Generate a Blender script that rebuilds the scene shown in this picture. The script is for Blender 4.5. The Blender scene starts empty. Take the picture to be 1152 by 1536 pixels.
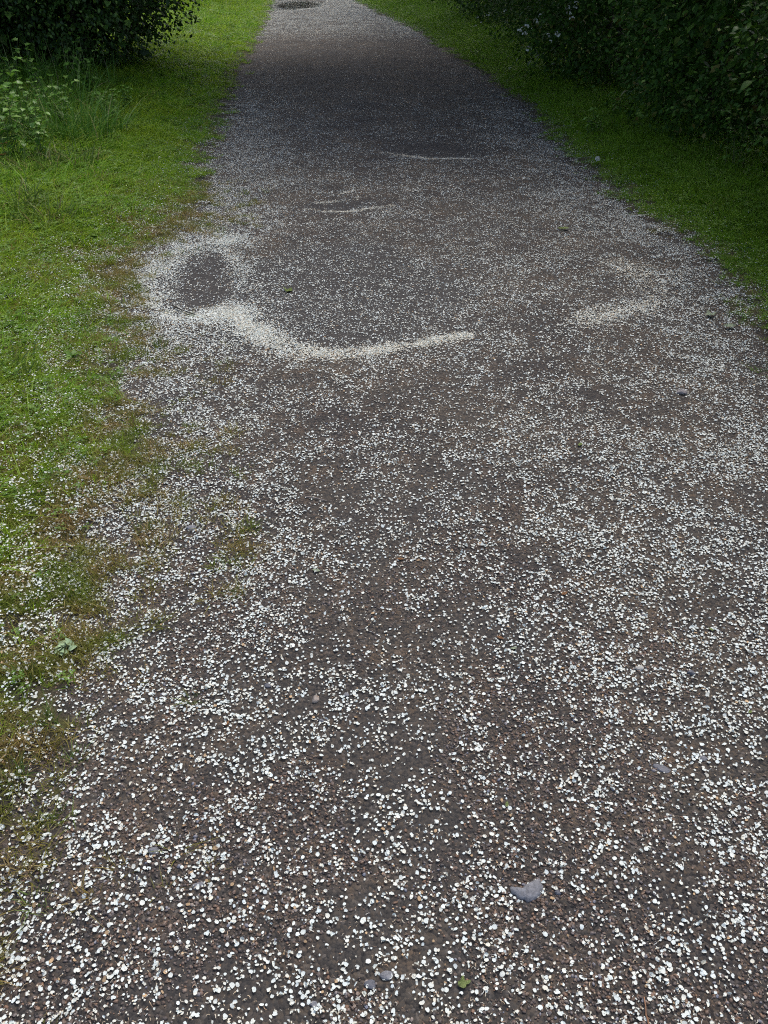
import bpy, bmesh, math, random
import numpy as np
from mathutils import Vector, Matrix, Euler

R = math.radians
rng = np.random.default_rng(7)
random.seed(7)
sc = bpy.context.scene
col = sc.collection

# ------------------------------------------------------------------ camera
CAM_H = 1.4
F_PX = 1250.0                      # focal length in photo pixels (photo 1152 x 1536)
PITCH = math.atan(873.0 / F_PX)    # below the horizontal
cam = bpy.data.cameras.new('camera')
cam.sensor_fit = 'VERTICAL'
cam.sensor_height = 36.0
cam.lens = 36.0 * F_PX / 1536.0
cam.clip_start = 0.05
cam.clip_end = 500.0
camo = bpy.data.objects.new('camera', cam)
camo.location = (0, 0, CAM_H)
camo.rotation_euler = (math.pi / 2 - PITCH, 0, 0)
col.objects.link(camo)
sc.camera = camo

# ------------------------------------------------------------------ sky, sun, exposure
SUN_EL, SUN_AZ = R(58), R(25)      # azimuth clockwise from +Y
w = bpy.data.worlds.new('World')
sc.world = w
w.use_nodes = True
nt = w.node_tree
nt.nodes.clear()
sky = nt.nodes.new('ShaderNodeTexSky')
sky.sky_type = 'NISHITA'
sky.sun_disc = False
sky.sun_elevation = SUN_EL
sky.sun_rotation = SUN_AZ
sky.air_density = 1.0
sky.dust_density = 4.2
sky.ozone_density = 0.8
bg = nt.nodes.new('ShaderNodeBackground')
bg.inputs['Strength'].default_value = 0.13
wo = nt.nodes.new('ShaderNodeOutputWorld')
nt.links.new(sky.outputs[0], bg.inputs[0])
nt.links.new(bg.outputs[0], wo.inputs[0])
sl = bpy.data.lights.new('sun', 'SUN')
sl.energy = 1.0
sl.angle = R(24)
sl.color = (1.0, 0.985, 0.96)
so = bpy.data.objects.new('sun', sl)
so.rotation_euler = (math.pi / 2 - SUN_EL, 0, math.pi - SUN_AZ)
so.location = (3, 6, 12)
col.objects.link(so)
vs = sc.view_settings
vs.view_transform = 'Standard'
vs.look = 'None'
vs.exposure = 0.98
vs.gamma = 1.0
vs.use_curve_mapping = False
sc.cycles.use_denoising = False
sc.cycles.filter_width = 1.1
sc.cycles.max_bounces = 6
sc.cycles.transparent_max_bounces = 8

# ------------------------------------------------------------------ pixel <-> ground
CP, SP = math.cos(PITCH), math.sin(PITCH)

def g(px, py, z=0.0):
    """ground point under a photo pixel"""
    a, b = (px - 576.0) / F_PX, (768.0 - py) / F_PX
    dx, dy, dz = a, CP + b * SP, -SP + b * CP
    t = (z - CAM_H) / dz
    return dx * t, dy * t

def to_px(x, y, z=0.0):
    zz = z - CAM_H
    depth = y * CP - zz * SP
    up = y * SP + zz * CP
    return 576.0 + F_PX * x / depth, 768.0 - F_PX * up / depth

# ------------------------------------------------------------------ noise
_T = [np.random.default_rng(100 + i).random((256, 256)) for i in range(12)]

def vn(x, y, seed=0):
    x = np.asarray(x, float); y = np.asarray(y, float)
    ix, iy = np.floor(x).astype(int), np.floor(y).astype(int)
    fx, fy = x - ix, y - iy
    fx, fy = fx * fx * (3 - 2 * fx), fy * fy * (3 - 2 * fy)
    T = _T[seed % 12]
    a, b = T[ix & 255, iy & 255], T[(ix + 1) & 255, iy & 255]
    c, d = T[ix & 255, (iy + 1) & 255], T[(ix + 1) & 255, (iy + 1) & 255]
    return (a * (1 - fx) + b * fx) * (1 - fy) + (c * (1 - fx) + d * fx) * fy

def fbm(x, y, size, octv=3, seed=0):
    v, amp, tot, s = 0.0, 1.0, 0.0, 1.0 / size
    for o in range(octv):
        v = v + amp * vn(np.asarray(x) * s + 17.3 * o, np.asarray(y) * s - 9.1 * o, seed + o)
        tot += amp; amp *= 0.5; s *= 2.03
    return v / tot

def sstep(a, b, x):
    t = np.clip((np.asarray(x, float) - a) / (b - a), 0, 1)
    return t * t * (3 - 2 * t)

# ------------------------------------------------------------------ outline of the path, from the photo
_L = [(412, 0), (405, 25), (385, 60), (365, 100), (342, 160), (322, 230), (296, 300), (285, 335), (240, 358), (205, 385),
      (188, 430), (176, 480), (178, 560), (188, 650), (165, 750), (145, 850), (112, 1000), (78, 1150), (40, 1300), (-5, 1536)]
_Rr = [(530, 0), (570, 20), (625, 45), (672, 75), (730, 112), (785, 160), (850, 230), (900, 272), (950, 310), (1060, 375),
       (1110, 440), (1152, 545)]
_H = [(640, 0), (668, 20), (722, 58), (772, 95), (832, 145), (900, 190), (1000, 235), (1100, 275), (1160, 330)]

def edge(pts, far, near):
    q = [g(*p) for p in pts]
    q = sorted([(y, x) for x, y in q] + far + near)
    return np.array([a for a, _ in q]), np.array([b for _, b in q])

yl, xl_ = edge(_L, [(27, -4.1), (34, -7.5), (60, -26)], [(0.2, -0.66), (-6, -0.8)])
yr, xr_ = edge(_Rr, [(27, -1.9), (34, -5.0), (60, -23)], [(2.2, 1.52), (0.2, 1.55), (-6, 1.6)])
yh, xh_ = edge(_H, [(28, 0.4), (34, -1.8), (60, -18)], [(3.2, 2.15), (0, 2.3), (-6, 2.4)])
XL = lambda y: np.interp(y, yl, xl_)
XR = lambda y: np.interp(y, yr, xr_)
XH = lambda y: np.interp(y, yh, xh_)

# hollows that hold puddles: centre pixel, half width px, half height px, depth m
HOL = []
for px, py, rx, ry, dep in [(298, 416, 66, 46, 0.024), (520, 442, 190, 84, 0.030), (503, 307, 46, 9, 0.016),
                            (645, 224, 85, 13, 0.018), (446, 7.0, 36, 6.2, 0.03), (860, 425, 90, 55, 0.008)]:
    cx, cy = g(px, py)
    x0, _ = g(px - rx, py); x1, _ = g(px + rx, py)
    _, y0 = g(px, py + ry); _, y1 = g(px, py - ry)
    HOL.append((cx, (y0 + y1) / 2, (x1 - x0) / 2, (y1 - y0) / 2, dep))

def hollow(x, y, ks=(0, 1, 2, 3, 4)):
    m = 0.0
    for k in ks:
        cx, cy, rx, ry, dep = HOL[k]
        q = ((x - cx) / rx) ** 2 + ((y - cy) / ry) ** 2
        q = q * (0.45 + 1.1 * fbm(x + cx, y, 0.28, 3, 2))
        m = np.maximum(m, sstep(1.25, 0.75, q))
    return m

def HP(x, y):
    """height of the trodden gravel"""
    xl, xr = XL(y), XR(y)
    m, hw = (xl + xr) / 2, (xr - xl) / 2
    h = -0.018 * np.clip((x - m) / hw, -1.3, 1.3) ** 2
    h = h + 0.012 * (fbm(x, y, 0.9, 3, 1) - 0.5) + 0.006 * (fbm(x, y, 0.16, 2, 4) - 0.5)
    for cx, cy, rx, ry, dep in HOL:
        q = ((x - cx) / rx) ** 2 + ((y - cy) / ry) ** 2
        q = q * (0.75 + 0.5 * fbm(x + cx, y, 0.35, 2, 2))
        h = h - dep * np.clip(1 - q * 0.62, 0, 1) ** 0.7 * sstep(1.62, 1.2, q)
    return h

def HG(x, y):
    """height of the verge soil; it rises through the gravel along a ragged line"""
    dl, dr = XL(y) - x, x - XR(y)
    d = np.maximum(dl, dr)
    dn = d + 0.30 * (fbm(x, y, 0.22, 3, 6) - 0.5) + 0.18 * (fbm(x, y, 0.07, 2, 8) - 0.5)
    dn = dn - 0.5 * hollow(x, y, (0, 1))
    s = -0.030 + 0.048 * sstep(-0.22, 0.16, dn) + 0.02 * sstep(0.1, 0.6, dn)
    s = s + np.clip(d - 0.3, 0, 3) * 0.05
    s = s + 0.03 * (fbm(x, y, 0.5, 3, 3) - 0.5) * sstep(0, 0.4, d)
    s = np.where(d < -0.3, -0.03 - 0.10 * sstep(-0.3, -0.5, d), s)
    return HP(x, y) * sstep(0.8, 0.1, d) + s

def TOP(x, y):
    return np.maximum(HP(x, y), HG(x, y))

# ------------------------------------------------------------------ mesh helpers
def np_mesh(name, V, F, colors=None, smooth=True):
    V = np.ascontiguousarray(V, np.float32); F = np.ascontiguousarray(F, np.int32)
    me = bpy.data.meshes.new(name)
    n, (m, k) = len(V), F.shape
    me.vertices.add(n); me.vertices.foreach_set('co', V.ravel())
    me.loops.add(m * k); me.loops.foreach_set('vertex_index', F.ravel())
    me.polygons.add(m); me.polygons.foreach_set('loop_start', np.arange(0, m * k, k, dtype=np.int32))
    me.polygons.foreach_set('use_smooth', np.full(m, smooth, bool))
    if colors is not None:
        at = me.color_attributes.new('tint', 'FLOAT_COLOR', 'POINT')
        c = np.ones((n, 4), np.float32); c[:, :3] = colors
        at.data.foreach_set('color', c.ravel())
    me.update(calc_edges=True)
    return me

def link(name, me, mat=None, parent=None, loc=None):
    o = bpy.data.objects.new(name, me)
    col.objects.link(o)
    if mat is not None and len(me.materials) == 0:
        me.materials.append(mat)
    if parent is not None:
        o.parent = parent
    if loc is not None:
        o.location = loc
    return o

def tag(o, label=None, cat=None, group=None, kind=None):
    for k, v in (('label', label), ('category', cat), ('group', group), ('kind', kind)):
        if v:
            o[k] = v
    return o

def empty(name, loc, rz=0.0):
    o = bpy.data.objects.new(name, None)
    o.empty_display_size = 0.1
    o.location = loc
    o.rotation_euler = (0, 0, rz)
    col.objects.link(o)
    return o

def grid(xs2d, ys2d, zs2d):
    ny, nx = xs2d.shape
    V = np.stack([xs2d, ys2d, zs2d], -1).reshape(-1, 3)
    i = np.arange((ny - 1) * (nx - 1))
    r, c = i // (nx - 1), i % (nx - 1)
    a = r * nx + c
    return V, np.stack([a, a + 1, a + nx + 1, a + nx], 1)

# ------------------------------------------------------------------ materials
def mat_new(name):
    m = bpy.data.materials.new(name)
    m.use_nodes = True
    n = m.node_tree
    n.nodes.clear()
    return m, n, n.nodes, n.links

def N(nodes, t, **kw):
    x = nodes.new(t)
    for k, v in kw.items():
        setattr(x, k, v)
    return x

def ramp(nodes, stops):
    r = nodes.new('ShaderNodeValToRGB')
    e = r.color_ramp.elements
    while len(e) < len(stops):
        e.new(0.5)
    for el, (p, c) in zip(e, stops):
        el.position = p
        el.color = (*c, 1)
    return r

def noise_tex(nodes, links, scale, detail=4, vec=None, rough=0.55):
    t = nodes.new('ShaderNodeTexNoise')
    t.inputs['Scale'].default_value = scale
    t.inputs['Detail'].default_value = detail
    t.inputs['Roughness'].default_value = rough
    if vec is not None:
        links.new(vec, t.inputs['Vector'])
    return t

def mixc(nodes, links, fac, a, b, mode='MIX'):
    m = nodes.new('ShaderNodeMix')
    m.data_type = 'RGBA'
    m.blend_type = mode
    for sock, v in ((m.inputs[0], fac), (m.inputs[6], a), (m.inputs[7], b)):
        if hasattr(v, 'is_linked') or hasattr(v, 'links'):
            links.new(v, sock)
        elif isinstance(v, tuple):
            sock.default_value = (*v, 1)
        else:
            sock.default_value = v
    return m.outputs[2]

def gravel_mat():
    m, n, ns, ls = mat_new('trodden_gravel')
    geo = N(ns, 'ShaderNodeNewGeometry')
    P = geo.outputs['Position']
    vo = N(ns, 'ShaderNodeTexVoronoi'); vo.inputs['Scale'].default_value = 170; ls.new(P, vo.inputs['Vector'])
    vo2 = N(ns, 'ShaderNodeTexVoronoi'); vo2.inputs['Scale'].default_value = 75; ls.new(P, vo2.inputs['Vector'])
    big = noise_tex(ns, ls, 2.2, 5, P)
    mid = noise_tex(ns, ls, 11, 4, P)
    cr = ramp(ns, [(0.30, (0.043, 0.042, 0.040)), (0.52, (0.060, 0.057, 0.052)), (0.72, (0.080, 0.068, 0.056))])
    ls.new(mid.outputs[0], cr.inputs[0])
    sepc = N(ns, 'ShaderNodeSeparateColor'); ls.new(vo.outputs['Color'], sepc.inputs[0])
    st = ramp(ns, [(0.0, (0.42, 0.42, 0.45)), (0.5, (0.95, 0.92, 0.9)), (0.85, (1.35, 1.15, 0.95)), (1.0, (1.7, 1.65, 1.65))])
    ls.new(sepc.outputs[0], st.inputs[0])
    c1 = mixc(ns, ls, 1.0, cr.outputs[0], st.outputs[0], 'MULTIPLY')
    b2 = ramp(ns, [(0.35, (0.72, 0.72, 0.76)), (0.65, (1.12, 1.07, 1.0))]); ls.new(big.outputs[0], b2.inputs[0])
    c2 = mixc(ns, ls, 1.0, c1, b2.outputs[0], 'MULTIPLY')
    mud = N(ns, 'ShaderNodeAttribute'); mud.attribute_name = 'tint'
    sm = N(ns, 'ShaderNodeSeparateColor'); ls.new(mud.outputs['Color'], sm.inputs[0])
    fine = noise_tex(ns, ls, 60, 5, P, 0.7)
    mc = ramp(ns, [(0.3, (0.030, 0.029, 0.028)), (0.7, (0.047, 0.044, 0.042))]); ls.new(fine.outputs[0], mc.inputs[0])
    c2 = mixc(ns, ls, sm.outputs[0], c2, mc.outputs[0])
    bs = N(ns, 'ShaderNodeBsdfPrincipled')
    ls.new(c2, bs.inputs['Base Color'])
    rr = ramp(ns, [(0.35, (0.75,) * 3), (0.65, (0.95,) * 3)]); ls.new(mid.outputs[0], rr.inputs[0])
    ls.new(rr.outputs[0], bs.inputs['Roughness'])
    bs.inputs['Specular IOR Level'].default_value = 0.18
    bu = N(ns, 'ShaderNodeBump'); bu.inputs['Strength'].default_value = 0.9; bu.inputs['Distance'].default_value = 0.004
    bu.invert = True
    ls.new(vo.outputs['Distance'], bu.inputs['Height'])
    bu2 = N(ns, 'ShaderNodeBump'); bu2.inputs['Strength'].default_value = 0.5; bu2.inputs['Distance'].default_value = 0.008
    bu2.invert = True
    ls.new(vo2.outputs['Distance'], bu2.inputs['Height']); ls.new(bu.outputs[0], bu2.inputs['Normal'])
    inv = N(ns, 'ShaderNodeMath', operation='MULTIPLY_ADD'); inv.inputs[1].default_value = -0.75; inv.inputs[2].default_value = 0.75
    ls.new(sm.outputs[0], inv.inputs[0]); ls.new(inv.outputs[0], bu.inputs['Strength'])
    ls.new(bu2.outputs[0], bs.inputs['Normal'])
    o = N(ns, 'ShaderNodeOutputMaterial'); ls.new(bs.outputs[0], o.inputs[0])
    return m

def soil_mat():
    m, n, ns, ls = mat_new('verge_soil')
    P = N(ns, 'ShaderNodeNewGeometry').outputs['Position']
    a = noise_tex(ns, ls, 9, 6, P); b = noise_tex(ns, ls, 130, 4, P, 0.7)
    cr = ramp(ns, [(0.34, (0.030, 0.028, 0.030)), (0.5, (0.050, 0.042, 0.030)), (0.6, (0.060, 0.058, 0.022)), (0.75, (0.072, 0.062, 0.030))])
    ls.new(a.outputs[0], cr.inputs[0])
    st = ramp(ns, [(0.3, (0.5,) * 3), (0.7, (1.4,) * 3)]); ls.new(b.outputs[0], st.inputs[0])
    at = N(ns, 'ShaderNodeAttribute'); at.attribute_name = 'tint'
    sa = N(ns, 'ShaderNodeSeparateColor'); ls.new(at.outputs['Color'], sa.inputs[0])
    gr = ramp(ns, [(0.3, (0.050, 0.085, 0.010)), (0.55, (0.080, 0.120, 0.014)), (0.75, (0.105, 0.105, 0.030))]); ls.new(a.outputs[0], gr.inputs[0])
    c0 = mixc(ns, ls, sa.outputs[0], cr.outputs[0], gr.outputs[0])
    c = mixc(ns, ls, 1.0, c0, st.outputs[0], 'MULTIPLY')
    bs = N(ns, 'ShaderNodeBsdfPrincipled'); ls.new(c, bs.inputs['Base Color']); bs.inputs['Roughness'].default_value = 0.9; bs.inputs['Specular IOR Level'].default_value = 0.15
    bu = N(ns, 'ShaderNodeBump'); bu.inputs['Distance'].default_value = 0.006; ls.new(b.outputs[0], bu.inputs['Height'])
    ls.new(bu.outputs[0], bs.inputs['Normal'])
    o = N(ns, 'ShaderNodeOutputMaterial'); ls.new(bs.outputs[0], o.inputs[0])
    return m

def leafy(name, stops, patch=None, patch_scale=2.5, trans=0.3, gloss=0.25, rough=0.5, by='object'):
    """thin leaves and blades: colour varies from one to the next, light comes through"""
    m, n, ns, ls = mat_new(name)
    cr = ramp(ns, stops)
    if by == 'object':
        ls.new(N(ns, 'ShaderNodeObjectInfo').outputs['Random'], cr.inputs[0])
    else:
        ls.new(N(ns, 'ShaderNodeNewGeometry').outputs['Random Per Island'], cr.inputs[0])
    c = cr.outputs[0]
    if patch:
        P = N(ns, 'ShaderNodeNewGeometry').outputs['Position']
        t = noise_tex(ns, ls, patch_scale, 3, P)
        pr = ramp(ns, [(0.42, (0, 0, 0)), (0.62, (1, 1, 1))]); ls.new(t.outputs[0], pr.inputs[0])
        c = mixc(ns, ls, pr.outputs[0], c, patch)
    bs = N(ns, 'ShaderNodeBsdfPrincipled'); ls.new(c, bs.inputs['Base Color'])
    bs.inputs['Roughness'].default_value = rough
    bs.inputs['Specular IOR Level'].default_value = gloss
    tr = N(ns, 'ShaderNodeBsdfTranslucent'); ls.new(c, tr.inputs['Color'])
    mx = N(ns, 'ShaderNodeMixShader'); mx.inputs[0].default_value = trans
    ls.new(bs.outputs[0], mx.inputs[1]); ls.new(tr.outputs[0], mx.inputs[2])
    o = N(ns, 'ShaderNodeOutputMaterial'); ls.new(mx.outputs[0], o.inputs[0])
    return m

def petal_mat():
    m, n, ns, ls = mat_new('blossom_petal')
    at = N(ns, 'ShaderNodeAttribute'); at.attribute_name = 'tint'
    bs = N(ns, 'ShaderNodeBsdfPrincipled'); ls.new(at.outputs['Color'], bs.inputs['Base Color'])
    bs.inputs['Roughness'].default_value = 0.6
    bs.inputs['Specular IOR Level'].default_value = 0.25
    tr = N(ns, 'ShaderNodeBsdfTranslucent'); ls.new(at.outputs['Color'], tr.inputs['Color'])
    mx = N(ns, 'ShaderNodeMixShader'); mx.inputs[0].default_value = 0.15
    ls.new(bs.outputs[0], mx.inputs[1]); ls.new(tr.outputs[0], mx.inputs[2])
    o = N(ns, 'ShaderNodeOutputMaterial'); ls.new(mx.outputs[0], o.inputs[0])
    return m

def water_mat():
    m, n, ns, ls = mat_new('puddle_water')
    tr = N(ns, 'ShaderNodeBsdfTransparent'); tr.inputs[0].default_value = (0.72, 0.70, 0.68, 1)
    gl = N(ns, 'ShaderNodeBsdfGlossy'); gl.inputs['Roughness'].default_value = 0.03
    fr = N(ns, 'ShaderNodeFresnel'); fr.inputs['IOR'].default_value = 1.33
    mx = N(ns, 'ShaderNodeMixShader')
    ls.new(fr.outputs[0], mx.inputs[0]); ls.new(tr.outputs[0], mx.inputs[1]); ls.new(gl.outputs[0], mx.inputs[2])
    P = N(ns, 'ShaderNodeNewGeometry').outputs['Position']
    t = noise_tex(ns, ls, 18, 2, P)
    bu = N(ns, 'ShaderNodeBump'); bu.inputs['Strength'].default_value = 0.08; bu.inputs['Distance'].default_value = 0.004
    ls.new(t.outputs[0], bu.inputs['Height']); ls.new(bu.outputs[0], gl.inputs['Normal'])
    o = N(ns, 'ShaderNodeOutputMaterial'); ls.new(mx.outputs[0], o.inputs[0])
    return m

def plain(name, c, rough=0.7, var=0.35, scale=60, spec=0.35, dist=0.002):
    m, n, ns, ls = mat_new(name)
    tc = N(ns, 'ShaderNodeTexCoord')
    t = noise_tex(ns, ls, scale, 5, tc.outputs['Object'], 0.65)
    lo, hi = tuple(v * (1 - var) for v in c), tuple(v * (1 + var) for v in c)
    cr = ramp(ns, [(0.3, lo), (0.7, hi)]); ls.new(t.outputs[0], cr.inputs[0])
    bs = N(ns, 'ShaderNodeBsdfPrincipled'); ls.new(cr.outputs[0], bs.inputs['Base Color'])
    bs.inputs['Roughness'].default_value = rough; bs.inputs['Specular IOR Level'].default_value = spec
    bu = N(ns, 'ShaderNodeBump'); bu.inputs['Distance'].default_value = dist; bu.inputs['Strength'].default_value = 0.6
    ls.new(t.outputs[0], bu.inputs['Height']); ls.new(bu.outputs[0], bs.inputs['Normal'])
    o = N(ns, 'ShaderNodeOutputMaterial'); ls.new(bs.outputs[0], o.inputs[0])
    return m

def pebble_mat():
    m, n, ns, ls = mat_new('pebble')
    oi = N(ns, 'ShaderNodeObjectInfo')
    cr = ramp(ns, [(0.0, (0.045, 0.040, 0.040)), (0.25, (0.078, 0.060, 0.050)), (0.5, (0.125, 0.083, 0.058)),
                   (0.70, (0.098, 0.088, 0.086)), (0.84, (0.16, 0.092, 0.055)), (0.94, (0.21, 0.17, 0.14)), (1.0, (0.15, 0.16, 0.195))])
    ls.new(oi.outputs['Random'], cr.inputs[0])
    bs = N(ns, 'ShaderNodeBsdfPrincipled'); ls.new(cr.outputs[0], bs.inputs['Base Color'])
    bs.inputs['Roughness'].default_value = 0.55; bs.inputs['Specular IOR Level'].default_value = 0.4
    o = N(ns, 'ShaderNodeOutputMaterial'); ls.new(bs.outputs[0], o.inputs[0])
    return m

M = dict(
    gravel=gravel_mat(), soil=soil_mat(), petal=petal_mat(), water=water_mat(), pebble=pebble_mat(),
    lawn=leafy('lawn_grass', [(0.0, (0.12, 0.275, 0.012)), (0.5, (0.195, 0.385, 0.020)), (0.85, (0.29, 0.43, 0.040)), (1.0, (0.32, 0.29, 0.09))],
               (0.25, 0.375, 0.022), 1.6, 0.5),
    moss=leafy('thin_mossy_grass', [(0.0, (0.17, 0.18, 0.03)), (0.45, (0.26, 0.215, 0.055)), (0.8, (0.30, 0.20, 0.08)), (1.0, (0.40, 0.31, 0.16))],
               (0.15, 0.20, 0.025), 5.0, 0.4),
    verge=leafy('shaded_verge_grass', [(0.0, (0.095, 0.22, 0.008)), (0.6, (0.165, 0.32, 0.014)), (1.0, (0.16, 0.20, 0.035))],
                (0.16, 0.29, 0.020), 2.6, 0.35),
    tall=leafy('tall_grass', [(0.0, (0.05, 0.135, 0.012)), (0.6, (0.10, 0.22, 0.025)), (0.9, (0.17, 0.31, 0.07)), (1.0, (0.42, 0.34, 0.18))], None, 1, 0.3, by='island'),
    clover=leafy('clover_leaf', [(0.0, (0.07, 0.15, 0.015)), (1.0, (0.13, 0.23, 0.035))], None, 1, 0.25),
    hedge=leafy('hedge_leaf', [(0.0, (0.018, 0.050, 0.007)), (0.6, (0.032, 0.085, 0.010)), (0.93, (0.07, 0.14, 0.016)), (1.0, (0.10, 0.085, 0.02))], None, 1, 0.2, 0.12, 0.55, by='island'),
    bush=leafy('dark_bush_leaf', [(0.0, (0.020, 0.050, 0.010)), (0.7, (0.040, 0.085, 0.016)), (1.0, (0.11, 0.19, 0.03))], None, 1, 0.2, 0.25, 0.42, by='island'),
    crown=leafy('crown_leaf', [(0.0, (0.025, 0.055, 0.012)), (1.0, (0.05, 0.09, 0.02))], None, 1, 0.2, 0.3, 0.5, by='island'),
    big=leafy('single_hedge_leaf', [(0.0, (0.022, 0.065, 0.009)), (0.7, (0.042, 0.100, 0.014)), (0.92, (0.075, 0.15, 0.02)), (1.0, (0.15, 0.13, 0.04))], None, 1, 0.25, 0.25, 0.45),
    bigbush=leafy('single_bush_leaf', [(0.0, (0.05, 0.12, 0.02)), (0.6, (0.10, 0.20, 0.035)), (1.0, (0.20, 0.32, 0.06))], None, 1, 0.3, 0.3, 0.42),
    weed=leafy('weed_leaf', [(0.0, (0.07, 0.17, 0.02)), (0.7, (0.13, 0.27, 0.035)), (1.0, (0.22, 0.34, 0.09))], None, 1, 0.3, 0.35, 0.45),
    bark=plain('bark', (0.045, 0.036, 0.030), 0.9, 0.5, 25, 0.2, 0.01),
    stem=plain('green_stem', (0.09, 0.12, 0.04), 0.6),
    straw=plain('straw', (0.34, 0.30, 0.20), 0.7),
    twig=plain('twig', (0.19, 0.10, 0.055), 0.8),
    blacktwig=plain('dark_twig', (0.03, 0.025, 0.022), 0.8),
    slate=plain('blue_grey_slate', (0.150, 0.154, 0.167), 0.75, 0.45, 110, 0.3, 0.003),
    darkslate=plain('dark_slate', (0.085, 0.090, 0.106), 0.6, 0.3, 90),
    pale=plain('pale_stone', (0.36, 0.35, 0.32), 0.7, 0.2, 70),
    tan=plain('tan_stone', (0.22, 0.19, 0.165), 0.7, 0.2, 70),
    greyst=plain('warm_grey_stone', (0.17, 0.155, 0.155), 0.7, 0.25, 70),
    greenleaf=plain('fallen_green_leaf', (0.16, 0.22, 0.05), 0.5, 0.25, 120, 0.3, 0.0006),
    paleleaf=plain('fallen_pale_leaf', (0.30, 0.36, 0.24), 0.6, 0.2, 120, 0.3, 0.0006),
    brownleaf=plain('fallen_brown_leaf', (0.27, 0.13, 0.05), 0.6, 0.3, 120, 0.3, 0.0006),
    orangeleaf=plain('dead_orange_leaf', (0.32, 0.13, 0.03), 0.6, 0.3, 60),
    woolly=plain('woolly_leaf', (0.25, 0.34, 0.19), 0.8, 0.25, 100, 0.2, 0.001),
)

# ------------------------------------------------------------------ ground, path
gy = np.concatenate([np.linspace(-8, 0.2, 12), np.geomspace(0.3, 120, 270)])
u = np.linspace(-1, 1, 231)
gx = np.sign(u) * (3.2 * np.abs(u) + 90 * np.abs(u) ** 7)
X, Y = np.meshgrid(gx, gy)
Xs = X + (XL(Y) + XR(Y)) / 2
V, Fc = grid(Xs, Y, HG(Xs, Y))
dv = np.maximum(XL(V[:, 1]) - V[:, 0], V[:, 0] - XR(V[:, 1]))
thatch = sstep(0.0, 0.45, dv + 0.4 * (fbm(V[:, 0], V[:, 1], 0.2, 3, 6) - 0.5)) * np.where(V[:, 0] > XR(V[:, 1]), 1.0, sstep(0.9, 2.6, V[:, 1] + 0.8 * dv))
o = link('ground', np_mesh('ground', V, Fc, thatch[:, None] * np.ones((1, 3))), M['soil'])
tag(o, 'mossy dark soil of the verges on both sides of the path', None, None, 'structure')

py_ = np.concatenate([np.linspace(-4, 0.3, 20), np.geomspace(0.33, 60, 340)])
s = np.linspace(0, 1, 116)
S, Y = np.meshgrid(s, py_)
x0, x1 = XL(Y) - 0.42, XR(Y) + 0.42
Xs = x0 + (x1 - x0) * S
V, Fc = grid(Xs, Y, HP(Xs, Y))
mudm = np.maximum(0.9 * hollow(V[:, 0], V[:, 1]), 0.35 * sstep(0.50, 0.68, fbm(V[:, 0], V[:, 1], 0.30, 3, 11)))
o = link('path', np_mesh('path', V, Fc, mudm[:, None] * np.ones((1, 3))), M['gravel'])
tag(o, 'trodden dark gravel path strewn with white petals', None, None, 'structure')

PUD = []
WL = {}
pl = [None, None, None, None,
      'dark puddle between the petals at the far top of the path', None]
for k, (cx, cy, rx, ry, dep) in enumerate(HOL):
    if pl[k] is None:
        continue
    n = 56
    Xg, Yg = np.meshgrid(np.linspace(cx - 1.35 * rx, cx + 1.35 * rx, n), np.linspace(cy - 1.35 * ry, cy + 1.35 * ry, n))
    Z = TOP(Xg, Yg)
    lvl = float(TOP(np.array([cx]), np.array([cy]))[0]) + dep * (0.42 if k < 4 else 0.75)
    WL[k] = (cx, cy, rx, ry, lvl)
    V, Fc = grid(Xg, Yg, np.full_like(Xg, lvl))
    under = (Z < lvl + 0.0005).ravel()
    keep = under[Fc].any(1)
    Fc = Fc[keep]
    used = np.unique(Fc)
    mp = np.zeros(len(V), int); mp[used] = np.arange(len(used))
    if len(Fc):
        o = link('puddle', np_mesh('puddle', V[used], mp[Fc]), M['water'])
        tag(o, pl[k], None, None, 'structure')

def SURF(x, y):
    """top of ground or water"""
    z = TOP(x, y)
    for cx, cy, rx, ry, lvl in WL.values():
        ins = (np.abs(x - cx) < 1.3 * rx) & (np.abs(y - cy) < 1.3 * ry)
        z = np.where(ins, np.maximum(z, lvl), z)
    return z

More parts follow.
